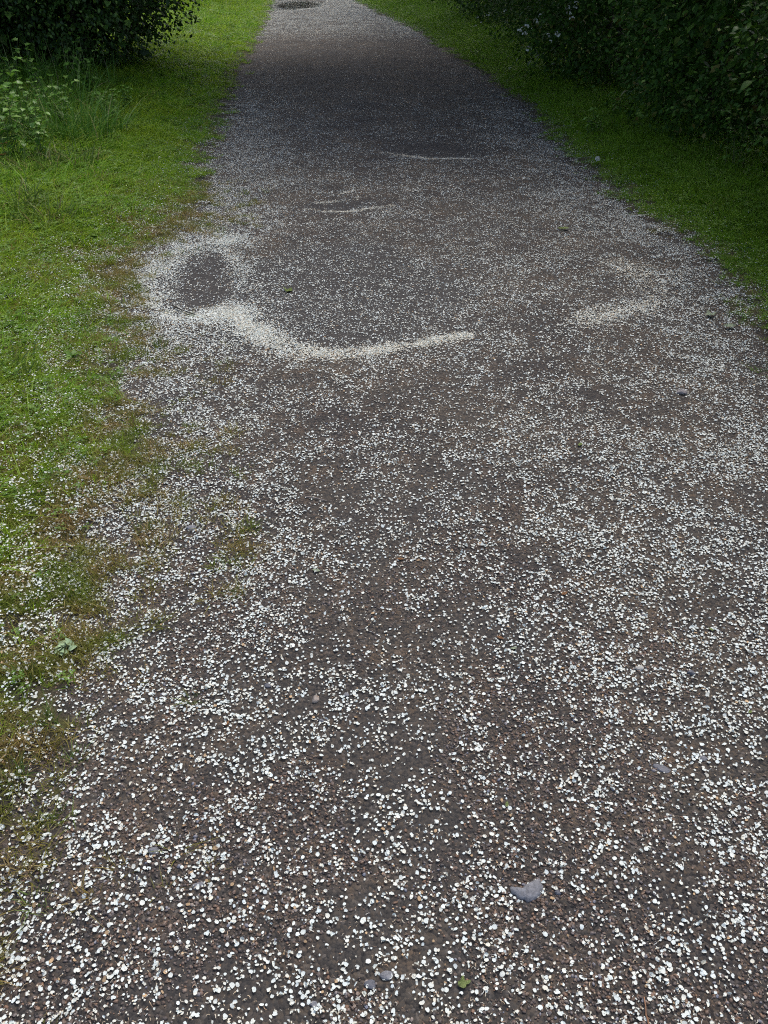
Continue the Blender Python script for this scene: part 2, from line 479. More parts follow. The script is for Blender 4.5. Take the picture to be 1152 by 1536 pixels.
# ------------------------------------------------------------------ scattered instances (stuff)
def gn_scatter(name, pts, rots, scl, variants, label):
    c = bpy.data.collections.new(name + '_kinds')
    for v in variants:
        c.objects.link(v)
    me = bpy.data.meshes.new(name)
    me.vertices.add(len(pts)); me.vertices.foreach_set('co', np.asarray(pts, np.float32).ravel())
    a = me.attributes.new('rot', 'FLOAT_VECTOR', 'POINT'); a.data.foreach_set('vector', np.asarray(rots, np.float32).ravel())
    a = me.attributes.new('scl', 'FLOAT_VECTOR', 'POINT'); a.data.foreach_set('vector', np.asarray(scl, np.float32).ravel())
    me.update()
    o = bpy.data.objects.new(name, me); col.objects.link(o)
    ng = bpy.data.node_groups.new(name, 'GeometryNodeTree')
    ng.interface.new_socket('Geometry', in_out='INPUT', socket_type='NodeSocketGeometry')
    ng.interface.new_socket('Geometry', in_out='OUTPUT', socket_type='NodeSocketGeometry')
    gi, go = ng.nodes.new('NodeGroupInput'), ng.nodes.new('NodeGroupOutput')
    ci = ng.nodes.new('GeometryNodeCollectionInfo')
    ci.inputs['Collection'].default_value = c
    ci.inputs['Separate Children'].default_value = True
    ci.inputs['Reset Children'].default_value = True
    ip = ng.nodes.new('GeometryNodeInstanceOnPoints')
    ip.inputs['Pick Instance'].default_value = True
    r1 = ng.nodes.new('GeometryNodeInputNamedAttribute'); r1.data_type = 'FLOAT_VECTOR'; r1.inputs['Name'].default_value = 'rot'
    r2 = ng.nodes.new('GeometryNodeInputNamedAttribute'); r2.data_type = 'FLOAT_VECTOR'; r2.inputs['Name'].default_value = 'scl'
    er = ng.nodes.new('FunctionNodeEulerToRotation')
    L = ng.links.new
    L(gi.outputs[0], ip.inputs['Points']); L(ci.outputs[0], ip.inputs['Instance'])
    L(r1.outputs['Attribute'], er.inputs[0]); L(er.outputs[0], ip.inputs['Rotation'])
    L(r2.outputs['Attribute'], ip.inputs['Scale']); L(ip.outputs[0], go.inputs[0])
    md = o.modifiers.new('scatter', 'NODES'); md.node_group = ng
    tag(o, label, None, None, 'stuff')
    return o

def blades(nb, hmin, hmax, spread, width, lean, seed, segs=3, curl=1.0):
    r = np.random.default_rng(seed)
    Vs, Fs, n0 = [], [], 0
    for i in range(nb):
        a = r.random() * 2 * math.pi; rad = spread * math.sqrt(r.random())
        bx, by = rad * math.cos(a), rad * math.sin(a)
        h = hmin + (hmax - hmin) * r.random() ** 1.3
        la = a + r.normal() * 0.9; ln = abs(r.normal()) * lean + 0.12
        ww = width * (0.7 + 0.6 * r.random())
        dx, dy = math.cos(la), math.sin(la)
        fa = r.random() * math.pi
        sx, sy = math.cos(fa), math.sin(fa)
        for k in range(segs + 1):
            t = k / segs
            off = h * ln * t ** (1.6 * curl)
            z = h * (t - 0.35 * min(ln, 1.2) * t * t) - 0.004
            hw = 0.5 * ww * (1 - t ** 1.7) + 0.0002
            Vs.append((bx + dx * off - sx * hw, by + dy * off - sy * hw, z))
            Vs.append((bx + dx * off + sx * hw, by + dy * off + sy * hw, z))
        for k in range(segs):
            q = n0 + 2 * k
            Fs.append((q, q + 1, q + 3, q + 2))
        n0 += 2 * (segs + 1)
    return np.array(Vs), np.array(Fs)

def proto(name, VF, mat):
    me = np_mesh(name, *VF)
    me.materials.append(mat)
    return bpy.data.objects.new(name, me)

def clover_mesh(seed):
    r = np.random.default_rng(seed)
    Vs, Fs = [], []
    for i in range(7):
        a, rad = r.random() * 6.28, 0.03 * math.sqrt(r.random())
        cx, cy, z = rad * math.cos(a), rad * math.sin(a), 0.012 + 0.025 * r.random()
        a0 = r.random() * 6.28; L = 0.007 + 0.006 * r.random()
        for k in range(3):
            b = a0 + k * 2.094
            n0 = len(Vs)
            for (u, v, h) in ((0, 0, 0), (0.6, -0.42, 0.15), (1.0, -0.25, 0.22), (0.93, 0.0, 0.12), (1.0, 0.25, 0.22), (0.6, 0.42, 0.15)):
                Vs.append((cx + L * (u * math.cos(b) - v * math.sin(b)), cy + L * (u * math.sin(b) + v * math.cos(b)), z + L * h))
            Fs += [(n0, n0 + 1, n0 + 2, n0 + 3), (n0, n0 + 3, n0 + 4, n0 + 5)]
    return np.array(Vs), np.array(Fs)

def pebble_mesh(seed):
    r = np.random.default_rng(seed)
    bm = bmesh.new()
    bmesh.ops.create_icosphere(bm, subdivisions=1, radius=1.0)
    ax = r.normal(size=(4, 3))
    for v in bm.verts:
        p = np.array(v.co)
        k = 1 + 0.10 * r.normal()
        for q in ax:
            dd = p @ q / np.linalg.norm(q)
            if dd > 0.62:
                p = p - (dd - 0.62) * q / np.linalg.norm(q)
        v.co = Vector(p * k)
    bmesh.ops.scale(bm, vec=(1.15, 0.9, 0.68), verts=bm.verts)
    for f in bm.faces:
        f.smooth = r.random() < 0.6
    me = bpy.data.meshes.new('pebble'); bm.to_mesh(me); bm.free()
    return me

# ---- loose gravel on the near part of the path
n = 190000
y = 0.35 + 3.0 * rng.random(n) ** 1.25
x = -1.25 + 3.0 * rng.random(n)
gp = fbm(x, y, 0.28, 3, 5) - 0.28 * sstep(0.50, 0.64, fbm(x, y, 0.30, 3, 11)) + 0.25 * sstep(1.9, 0.6, y)
pr = sstep(0.40, 0.66, gp) * sstep(3.2, 1.6, y) * (0.35 + 0.65 * sstep(2.2, 1.2, y))
pr = pr * sstep(-0.30, 0.30, x - XL(y)) * (HP(x, y) > HG(x, y) - 0.004)
k = rng.random(n) < pr
x, y = x[k], y[k]
sz = 0.0019 + 0.0030 * rng.random(len(x)) ** 2.2
pts = np.stack([x, y, HP(x, y) + 0.16 * sz], 1)
rot = np.stack([rng.normal(0, .35, len(x)), rng.normal(0, .35, len(x)), rng.random(len(x)) * 6.28], 1)
sc3 = np.stack([sz] * 3, 1)
vars_ = []
for i in range(10):
    me = pebble_mesh(i); me.materials.append(M['pebble'])
    vars_.append(bpy.data.objects.new('pebble', me))
gn_scatter('gravel', pts, rot, sc3, vars_, 'loose brown and grey gravel covering the near part of the path')
print('pebbles', len(x))

def tilt(nn, s=0.15):
    return np.stack([rng.normal(0, s, nn), rng.normal(0, s, nn), rng.random(nn) * 6.28], 1)

# ---- left lawn
def left_pts(n, y0, y1, wid, power=1.0):
    y = y0 * (y1 / y0) ** rng.random(n)
    d = wid(y) * rng.random(n) ** power
    return XL(y) - d, y, d

def taper_area(n, y):
    return y / y.max()

lawn_v = [proto('grass', blades(16, 0.022, 0.064, 0.024, 0.0036, 1.5, 20 + i), M['lawn']) for i in range(8)] + \
         [proto('clover', clover_mesh(50 + i), M['clover']) for i in range(2)]
n = 125000
y = 1.0 + 28 * rng.random(n) ** 1.7
d = -0.25 + (3.2 + 3.0 * sstep(6, 12, y)) * rng.random(n)
x = XL(y) - d
cov = fbm(x, y, 0.20, 3, 6)
pr = sstep(-0.10, 0.50 - 0.2 * sstep(3, 6, y), d + 0.7 * (cov - 0.5)) * sstep(0.9, 2.9, y + 0.8 * (d - 0.3) + 1.2 * (cov - 0.5)) * (HG(x, y) > HP(x, y) - 0.01)
pr = pr * (1 - hollow(x, y, (0, 1)))
k = rng.random(n) < pr
x, y, d = x[k], y[k], d[k]
s = (0.75 + 0.5 * rng.random(len(x))) * (0.55 + 0.45 * sstep(0, 0.6, d) + 0.5 * sstep(0.5, 1.3, d)) * (1 + 0.5 * sstep(6, 14, y))
s = s * (0.8 + 0.5 * fbm(x, y, 0.35, 2, 9))
gn_scatter('lawn_grass', np.stack([x, y, HG(x, y)], 1), tilt(len(x)), np.stack([s * 1.05, s * 1.05, s], 1), lawn_v,
           'bright green grass of the left verge')
print('lawn', len(x))

# ---- thin brownish grass and moss where the left verge meets the gravel
moss_v = [proto('thin_grass', blades(16, 0.010, 0.032, 0.020, 0.0017, 1.0, 80 + i), M['moss']) for i in range(8)]
n = 64000
y = 0.45 + 5.5 * rng.random(n) ** 1.6
d = -0.45 + 1.9 * rng.random(n)
x = XL(y) - d
cov = fbm(x, y, 0.13, 3, 6) - 0.5
edge_n = sstep(2.4, 1.0, y)
cov2 = fbm(x, y, 0.055, 2, 1) - 0.5
pr = sstep(0.0, 0.12, 0.34 * cov + 0.75 * cov2 + 0.42 * np.clip(d, -0.6, 0.5) + 0.050 + 0.035 * sstep(1.5, 1.9, y) * sstep(3.6, 2.8, y) - 0.075 * sstep(1.45, 1.2, y) * sstep(0.25, 0.0, d)) * (0.75 + 0.2 * sstep(2.0, 3.2, y))
pr = pr * (1 - hollow(x, y, (0, 1)))
pr = pr * (1 - 0.9 * sstep(1.5, 1.25, y) * sstep(0.06, -0.08, d)) * (1 - 0.6 * sstep(-0.08, -0.2, d))
pr = pr * (1 - 0.75 * sstep(0.5, 1.1, d) * sstep(2.0, 2.8, y))
k = rng.random(n) < pr
x, y, d = x[k], y[k], d[k]
s = 0.7 + 0.75 * rng.random(len(x)) + 0.3 * sstep(0.1, 0.5, d)
gn_scatter('thin_grass', np.stack([x, y, TOP(x, y) - 0.001], 1), tilt(len(x), .25), np.stack([s] * 3, 1), moss_v,
           'thin yellowish grass and moss along the left edge of the path')
print('moss', len(x))

# ---- right verge
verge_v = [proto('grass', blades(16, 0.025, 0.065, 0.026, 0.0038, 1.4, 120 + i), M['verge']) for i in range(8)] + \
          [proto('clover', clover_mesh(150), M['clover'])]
n = 46000
y = 2.6 + 26 * rng.random(n) ** 1.7
wv = XH(y) - XR(y) + 0.7
d = -0.15 + (wv + 0.15) * rng.random(n)
x = XR(y) + d
cov = fbm(x, y, 0.2, 3, 7) - 0.5
k = rng.random(n) < sstep(-0.08, 0.22, d + 0.5 * cov) * (HG(x, y) > HP(x, y) - 0.008)
x, y, d = x[k], y[k], d[k]
s = (0.7 + 0.5 * rng.random(len(x))) * (0.5 + 0.7 * sstep(0, 0.45, d)) * (1 + 0.4 * sstep(6, 14, y))
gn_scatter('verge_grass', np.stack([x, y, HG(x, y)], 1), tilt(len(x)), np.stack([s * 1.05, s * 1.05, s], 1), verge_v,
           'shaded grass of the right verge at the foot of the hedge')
print('verge', len(x))

# ------------------------------------------------------------------ petals
def dens(x, y):
    px, py = to_px(x, y)
    xl, xr = XL(y), XR(y)
    dl, dr = x - xl, xr - x
    mid = np.interp(py, [-80, 0, 45, 62, 85, 130, 170, 220, 340, 420, 520, 620, 900, 1100, 1536],
                    [9000, 13000, 8000, 1100, 550, 900, 2600, 4700, 6900, 7600, 7600, 7200, 7200, 8000, 8300])
    lb = np.interp(py, [0, 60, 110, 170, 230, 300, 450, 700, 950, 1150, 1536], [500, 300, 1300, 6500, 14000, 15500, 13500, 12500, 9500, 4000, 1200])
    rb = np.interp(py, [0, 40, 70, 130, 170, 250, 500, 700, 900, 1536], [2500, 2500, 300, 1500, 6000, 8000, 7500, 5500, 3000, 1000])
    D = mid + lb * np.exp(-((dl - 0.20) / 0.30) ** 2) + rb * np.exp(-((dr - 0.16) / 0.28) ** 2)
    D = D + 3800 * sstep(0.15, 0.6, x) * sstep(3.0, 2.2, y)
    D = D - 1300 * np.exp(-((px - 590) / 110) ** 2) * sstep(560, 700, py) * sstep(1500, 1100, py)
    outl = np.interp(y, [0.5, 2, 3.5, 6, 10, 25], [0.95, 0.9, 0.42, 0.17, 0.10, 0.10])
    Dl = (mid + lb * 0.55) * np.exp(-np.clip(-dl, 0, 9) / outl) * 0.9 + 110 * sstep(8, 4, y) + 6
    Dr = (mid + rb * 0.6) * np.exp(-np.clip(-dr, 0, 9) / 0.13) * 0.9 + 70
    D = np.where(dl < 0, Dl, np.where(dr < 0, Dr, D))
    # swept-clean inside of the small left puddle and of the thin ones
    cx, cy, rx, ry, _ = HOL[0]
    q = ((x - cx) / rx) ** 2 + ((y - cy) / ry) ** 2
    D = D * (0.16 + 0.84 * sstep(0.50, 1.05, q * (0.45 + 1.1 * fbm(x + cx, y, 0.28, 3, 2))))
    for kk in (2, 3, 4):
        cx, cy, rx, ry, _ = HOL[kk]
        q = ((x - cx) / rx) ** 2 + ((y - cy) / ry) ** 2
        D = D * (0.22 + 0.78 * sstep(0.5, 1.0, q))
    cl = 0.55 * fbm(x, y, 0.035, 2, 10) + 0.45 * fbm(x, y, 0.16, 3, 2)
    cf = 0.42 + 1.45 * sstep(0.36, 0.66, cl)
    wet = np.exp(-(((px - 520) / 170) ** 2 + ((py - 430) / 80) ** 2))
    cf = cf * (1 - 0.6 * wet) + 0.6 * wet
    return D * cf

PX, PY, CRM = [], [], []
for y0, y1, xa, xb in [(0.50, 1.2, -1.1, 1.2), (1.2, 2.2, -1.9, 1.8), (2.2, 3.6, -2.6, 2.3), (3.6, 6, -3.1, 2.5), (6, 10, -3.6, 2.4), (10, 16, -3.8, 2.0), (16, 28, -4.6, 1.0)]:
    A = (y1 - y0) * (xb - xa)
    DM = 22000 if y1 < 7 else 15000
    n = int(A * DM)
    x = xa + (xb - xa) * rng.random(n); y = y0 + (y1 - y0) * rng.random(n)
    k = rng.random(n) < dens(x, y) / DM
    x, y = x[k], y[k]
    PX.append(x); PY.append(y); CRM.append(0.10 + 0.25 * rng.random(len(x)) ** 3)

def drift(pix, lin, sig, cream, tail=0.0):
    q = np.array([g(*p) for p in pix])
    sl_ = np.linalg.norm(np.diff(q, axis=0), axis=1)
    cum = np.concatenate([[0], np.cumsum(sl_)])
    n = int(cum[-1] * lin)
    t = cum[-1] * rng.random(n)
    x = np.interp(t, cum, q[:, 0]); y = np.interp(t, cum, q[:, 1])
    tt = t / cum[-1]
    wv = sig * (0.55 + 0.9 * fbm(x, y, 0.2, 2, 5)) * (1 - tail * tt)
    x = x + rng.normal(0, 1, n) * wv; y = y + rng.normal(0, 1, n) * wv - np.abs(rng.normal(0, 1, n)) * wv * 0.6
    k = rng.random(n) < 0.25 + 1.1 * sstep(0.36, 0.6, 0.6 * fbm(x, y, 0.11, 3, 4) + 0.4 * fbm(x, y, 0.03, 2, 7))
    x, y, n = x[k], y[k], int(k.sum())
    PX.append(x); PY.append(y); CRM.append(np.clip(cream + 0.22 * rng.normal(size=n), 0, 1))

ring = [(352, 357), (318, 359), (280, 368), (252, 384), (236, 405), (230, 428), (240, 450), (268, 466), (310, 471), (350, 462), (384, 448)]
drift(ring, 8000, 0.055, 0.18)
drift([(262, 360), (300, 352), (350, 352), (372, 362)], 5500, 0.055, 0.12)
drift([(330, 362), (352, 380), (362, 398), (352, 412)], 4500, 0.045, 0.2)
drift([(215, 400), (205, 450), (230, 480), (300, 490)], 3500, 0.10, 0.15)
drift([(318, 452), (360, 468), (390, 486), (405, 504), (428, 514), (450, 518)], 9500, 0.043, 0.32)
drift([(440, 517), (490, 522), (540, 521), (600, 512), (660, 502), (708, 496)], 7000, 0.036, 0.42, 0.5)
drift([(372, 470), (392, 490)], 8500, 0.055, 0.26)
drift([(868, 474), (905, 466), (940, 457), (982, 446)], 7000, 0.055, 0.42)
drift([(985, 438), (965, 412), (925, 386)], 3300, 0.075, 0.6)
drift([(468, 302), (500, 300), (536, 297)], 1900, 0.013, 0.45)
drift([(508, 292), (532, 286)], 1500, 0.010, 0.45)
drift([(462, 310), (500, 315), (527, 318)], 2200, 0.016, 0.55)
drift([(520, 318), (555, 313), (590, 309)], 2000, 0.013, 0.5)
drift([(575, 318), (630, 322)], 600, 0.03, 0.5)
drift([(572, 227), (610, 232), (650, 237), (706, 236)], 2300, 0.026, 0.6)
drift([(508, 198), (560, 201)], 700, 0.03, 0.4)
drift([(395, 57), (470, 59), (540, 58), (600, 59)], 200, 0.10, 0.5)
px_, py_, cr_ = np.concatenate(PX), np.concatenate(PY), np.concatenate(CRM)
k = np.abs(to_px(px_, py_)[0] - 576) < 576 + 160 / np.maximum(py_, 1) + 60
px_, py_, cr_ = px_[k], py_[k], cr_[k]
n = len(px_)
print('petals', n)

def surf_petal(x, y):
    z = SURF(x, y)
    d = np.maximum(XL(y) - x, x - XR(y))
    g_ = sstep(0.0, 0.35, d)
    return z, z + 0.0020 + 0.0025 * rng.random(len(x)) + g_ * (0.006 + 0.024 * rng.random(len(x)))

z0, pz = surf_petal(px_, py_)
onwater = np.zeros(n, bool)
for cx, cy, rx, ry, lvl in WL.values():
    ins = (np.abs(px_ - cx) < 1.3 * rx) & (np.abs(py_ - cy) < 1.3 * ry)
    onwater |= ins & (TOP(px_, py_) < lvl)
pz = np.where(onwater, z0 + 0.0012, pz)

def petal_arrays(x, y, z, crm, flat, rim, seed):
    """round cupped petals with a shallow notch; some dried and curled"""
    r = np.random.default_rng(seed)
    n = len(x)
    a = np.linspace(0, 2 * math.pi, rim, endpoint=False)
    notch = 1 - 0.45 * r.random(n) ** 1.5
    rad = np.where(np.arange(rim)[None, :] == 0, notch[:, None], 1.0) * (1 + 0.10 * r.normal(size=(n, rim)))
    if rim > 6:                                                            # some torn at one side
        tear = (r.random(n) < 0.22); side = r.integers(2, rim - 1, n)
        rad[np.arange(n), side] *= np.where(tear, 0.35 + 0.3 * r.random(n), 1)
    ux = np.cos(a)[None, :] * rad; uy = np.sin(a)[None, :] * rad * (0.62 + 0.36 * r.random((n, 1)))
    curled = (r.random(n) < (0.20 + 0.35 * np.clip(crm - 0.2, 0, 1))) & ~flat
    cup = np.where(flat, 0.08 * r.random(n), 0.10 + 0.30 * r.random(n)) * np.where(r.random(n) < 0.35, -1, 1)
    fold = np.where((r.random(n) < 0.25) & ~flat, 0.5 + 0.9 * r.random(n), 0.0)[:, None]
    uz = cup[:, None] * (ux ** 2 + uy ** 2) * 0.9 + np.abs(uy) * fold
    uy = uy * (1 - 0.32 * fold)
    kc = np.where(curled, 1.1 + 0.9 * r.random(n), 0.0)[:, None]           # rolled about one axis
    th = ux * (kc + 1e-4)
    rx_ = np.where(kc > 0, np.sin(th) / (kc + 1e-4), ux)
    rz_ = np.where(kc > 0, (1 - np.cos(th)) / (kc + 1e-4), 0)
    ux, uz = rx_, uz * np.where(kc > 0, 0.3, 1) + rz_
    uy = uy * np.where(kc > 0, 0.62, 1)
    P = np.stack([ux, uy, uz], -1)
    ctr = np.zeros((n, 1, 3)); P = np.concatenate([P, ctr], 1)
    size = 0.5 * np.clip(np.exp(r.normal(math.log(0.0064), 0.28, n)), 0.0032, 0.0100)
    bit = (r.random(n) < 0.16) & ~flat                                     # shrivelled scraps and stamens
    size = np.where(bit, size * 0.6, size); crm = np.where(bit, crm + 0.35, crm)
    P *= size[:, None, None]
    tx = np.where(flat, r.normal(0, 0.04, n), r.normal(0, 0.20, n)); ty = np.where(flat, r.normal(0, 0.04, n), r.normal(0, 0.20, n))
    tz = r.random(n) * 6.28
    c, s_ = np.cos(tz)[:, None], np.sin(tz)[:, None]
    X = P[..., 0] * c - P[..., 1] * s_; Yv = P[..., 0] * s_ + P[..., 1] * c; Z = P[..., 2]
    c, s_ = np.cos(tx)[:, None], np.sin(tx)[:, None]
    Yv, Z = Yv * c - Z * s_, Yv * s_ + Z * c
    c, s_ = np.cos(ty)[:, None], np.sin(ty)[:, None]
    X, Z = X * c + Z * s_, -X * s_ + Z * c
    low = Z.min(1)
    Z = Z - np.where(low < -0.002, low + 0.002, 0)[:, None]
    V = np.stack([X + x[:, None], Yv + y[:, None], Z + z[:, None]], -1).reshape(-1, 3)
    base = np.arange(n)[:, None, None] * (rim + 1)
    i = np.arange(rim)
    if rim <= 5:
        tri = np.stack([np.zeros(rim - 2, int), np.arange(1, rim - 1), np.arange(2, rim)], 1)[None]
    else:
        tri = np.stack([i, (i + 1) % rim, np.full(rim, rim)], 1)[None]
    Fq = (base + tri).reshape(-1, 3)
    white = np.array([0.67, 0.74, 0.715]); cream = np.array([0.66, 0.58, 0.42]); brown = np.array([0.40, 0.28, 0.16])
    k = np.clip(crm + 0.12 * r.normal(size=n) + 0.18 * curled, 0, 1)[:, None]
    C = white * (1 - k) + cream * k
    br = (r.random(n) < 0.025 + 0.05 * curled)[:, None]
    C = np.where(br, brown * (0.8 + 0.5 * r.random((n, 1))), C) * (0.82 + 0.20 * r.random((n, 1)))
    Cv = np.repeat(C, rim + 1, 0)
    return V, Fq, Cv

pxx, pyy = to_px(px_, py_, pz)
vis = (pxx > 2) & (pxx < 1150) & (pyy < 1534)
order = np.argsort(-np.where(vis, pyy, -1e9))[:300]
single = np.zeros(n, bool); single[order] = True
near = (py_ < 2.4) & ~single
midd = (py_ >= 2.4) & (py_ < 4.4) & ~single
far = (py_ >= 4.4) & ~single
parts = [petal_arrays(px_[k], py_[k], pz[k], cr_[k], onwater[k], rim, sd) for k, rim, sd in ((near, 7, 1), (midd, 5, 2), (far, 4, 3))]
off, VV, FF, CC = 0, [], [], []
for V, Fq, C in parts:
    VV.append(V); FF.append(Fq + off); CC.append(C); off += len(V)
o = link('fallen_petals', np_mesh('fallen_petals', np.concatenate(VV), np.concatenate(FF), np.concatenate(CC)), M['petal'])
tag(o, 'countless fallen white blossom petals scattered and drifted over path and verges', None, None, 'stuff')
print('petal tris', sum(len(f) for f in FF))

# dried stamens and scraps of the blossom, thin bent strips
n = 19000
y = 0.5 + 2.6 * rng.random(n) ** 1.2; x = -1.3 + 3.0 * rng.random(n)
k = rng.random(n) < np.clip(dens(x, y) / 9000, 0, 1)
x, y = x[k], y[k]; n = len(x)
r = np.random.default_rng(77)
th = r.random(n) * 6.28; kap = r.normal(0, 260, n); Ls = 0.003 + 0.0045 * r.random(n); wd = 0.0004 + 0.0007 * r.random(n)
z = surf_petal(x, y)[1] + 0.0005
Vb = []
for t in np.linspace(0, 1, 5):
    sx = t * Ls; an = th + 0.5 * kap * sx
    px1, py1 = x + np.cos(an) * sx, y + np.sin(an) * sx
    nx, ny = -np.sin(an + 0.5 * kap * sx), np.cos(an + 0.5 * kap * sx)
    hz = z + 0.0014 * np.sin(t * 3.1) * r.random(n)
    Vb += [np.stack([px1 - nx * wd / 2, py1 - ny * wd / 2, hz], -1), np.stack([px1 + nx * wd / 2, py1 + ny * wd / 2, hz + 0.0004], -1)]
Vb = np.stack(Vb, 1)
q = np.array([[0, 1, 3, 2], [2, 3, 5, 4], [4, 5, 7, 6], [6, 7, 9, 8]])
Fb = (np.arange(n)[:, None, None] * 10 + q[None]).reshape(-1, 4)
tone = np.array([[0.62, 0.57, 0.45], [0.50, 0.40, 0.27], [0.36, 0.24, 0.15], [0.66, 0.66, 0.60]])[r.integers(0, 4, n)]
o = link('flower_scraps', np_mesh('flower_scraps', Vb.reshape(-1, 3), Fb, np.repeat(tone, 10, 0)), M['petal'])
tag(o, 'thin dried stamens and scraps of blossom among the petals on the gravel', None, None, 'stuff')

kinds = []
for i in range(14):
    V, Fq, C = petal_arrays(np.zeros(1), np.zeros(1), np.zeros(1), np.array([0.12 + 0.03 * i if i > 9 else 0.1]), np.zeros(1, bool), 10, 40 + i)
    me = np_mesh('petal', V, Fq, C); me.materials.append(M['petal']); kinds.append(me)
for i in order:
    o = bpy.data.objects.new('petal', kinds[rng.integers(14)])
    o.location = (px_[i], py_[i], pz[i])
    o.rotation_euler = (0, 0, rng.random() * 6.28)
    col.objects.link(o)
    tag(o, 'small white petal lying on the gravel along the bottom edge of the photo', 'petal', 'nearest fallen petals on the gravel')

# ------------------------------------------------------------------ stones
def lump(name, px, py, size, flat, mat, label, seed, rz=0.0, elong=1.3, cat='stone'):
    r = np.random.default_rng(seed)
    bm = bmesh.new()
    bmesh.ops.create_icosphere(bm, subdivisions=2, radius=1)
    ax = r.normal(size=(7, 3)); ax /= np.linalg.norm(ax, axis=1)[:, None]
    cut = 0.55 + 0.3 * r.random(7)
    for v in bm.verts:
        p = np.array(v.co)
        for q, c in zip(ax, cut):
            d = p @ q
            if d > c:
                p = p - (d - c) * q
        v.co = Vector(p) + Vector(r.normal(0, 0.025, 3))
    bmesh.ops.scale(bm, vec=(elong, 1, flat), verts=bm.verts)
    bmesh.ops.scale(bm, vec=(size, size, size), verts=bm.verts)
    me = bpy.data.meshes.new(name); bm.to_mesh(me); bm.free()
    x, y = g(px, py)
    z = float(TOP(np.array([x]), np.array([y]))[0])
    o = link(name, me, mat, None, (x, y, z + size * flat * 0.35))
    o.rotation_euler = (0, 0, rz)
    tag(o, label, cat)
    return o

# big flat slate with its traced outline, real thickness
out = [(320, 380), (352, 400), (400, 410), (450, 385), (500, 340), (560, 310), (600, 275), (650, 275), (670, 330), (682, 390),
       (670, 440), (640, 480), (560, 520), (510, 532), (480, 505), (400, 495), (385, 455), (335, 440)]
q = np.array([g(720 + a / 7.2, 1280 + b / 7.2) for a, b in out]); c0 = q.mean(0)
bm = bmesh.new()
r = np.random.default_rng(3)
vb = [bm.verts.new((a - c0[0], b - c0[1], 0)) for a, b in q]
vt = [bm.verts.new(((a - c0[0]) * 0.97, (b - c0[1]) * 0.97, 0.009 + 0.0015 * r.normal())) for a, b in q]
vi = [bm.verts.new(((a - c0[0]) * 0.55, (b - c0[1]) * 0.55, 0.0125 + 0.0012 * r.normal())) for a, b in q]
m_ = len(q)
for i in range(m_):
    j = (i + 1) % m_
    bm.faces.new((vb[j], vb[i], vt[i], vt[j])); bm.faces.new((vt[j], vt[i], vi[i], vi[j]))
ct = bm.verts.new((0, 0, 0.013))
for i in range(m_):
    bm.faces.new((vi[(i + 1) % m_], vi[i], ct))
bmesh.ops.recalc_face_normals(bm, faces=bm.faces)
for f in bm.faces:
    f.smooth = True
me = bpy.data.meshes.new('slate_stone'); bm.to_mesh(me); bm.free()
o = link('slate_stone', me, M['slate'], None, (c0[0], c0[1], float(HP(np.array([c0[0]]), np.array([c0[1]]))[0]) - 0.005))
tag(o, 'large flat blue-grey slate chip with a pointed left end, lying on the gravel', 'stone')

lump('slate_stone', 580, 1461, 0.0095, 0.55, M['slate'], 'round blue-grey stone with a petal on it, left of the three-lobed green leaf', 11)
lump('slate_stone', 556, 1475, 0.0085, 0.5, M['darkslate'], 'dark slate pebble just below and left of the round blue-grey stone', 12)
lump('slate_stone', 230, 1271, 0.0092, 0.75, M['slate'], 'angular blue-grey stone among petals in the lower left of the path', 13)
lump('slate_stone', 296, 1324, 0.0075, 0.5, M['slate'], 'small wedge of grey slate beside brown gravel, below the angular stone', 14, 0.4, 1.6)
lump('slate_stone', 837, 1339, 0.0055, 0.7, M['darkslate'], 'small dark stone just to the right of the large flat slate chip', 15)
lump('pale_stone', 959, 1003, 0.0085, 0.8, M['pale'], 'whitish stone half buried in the gravel on the right of the path', 16)
lump('dark_stone', 1036, 1010, 0.0085, 0.85, M['darkslate'], 'dark bluish round stone to the right of the whitish stone', 17)
lump('slate_stone', 992, 1152, 0.0105, 0.35, M['darkslate'], 'long thin slate sliver on the right of the path', 18, -0.5, 1.8)
lump('tan_stone', 473, 1047, 0.0095, 0.7, M['tan'], 'tan grey stone on the gravel left of the path centre', 19, 1.2, 1.2)
lump('slate_stone', 519, 1041, 0.0065, 0.7, M['slate'], 'little violet-grey stone right of the tan grey stone', 20, 0.6)
lump('slate_stone', 482, 1079, 0.0065, 0.6, M['darkslate'], 'little blue slate pebble under the tan grey stone', 21)
lump('grey_stone', 1023, 588, 0.019, 0.62, M['greyst'], 'warm grey stone with a dark left face among petals, upper right of the path', 22, 0.5, 1.25)
lump('slate_stone', 402, 1026, 0.0075, 0.5, M['darkslate'], 'flat slate fragment left of the tan grey stone', 23)
lump('slate_stone', 1055, 1138, 0.0075, 0.6, M['slate'], 'grey pebble ringed by petals above the long slate sliver', 24)
lump('slate_stone', 470, 1505, 0.006, 0.6, M['slate'], 'small grey slate bit near the bottom edge, left of the round blue-grey stone', 25)
lump('grey_stone', 287, 790, 0.013, 0.55, M['slate'], 'flat grey stone between grass and petals at the left edge of the path', 26)

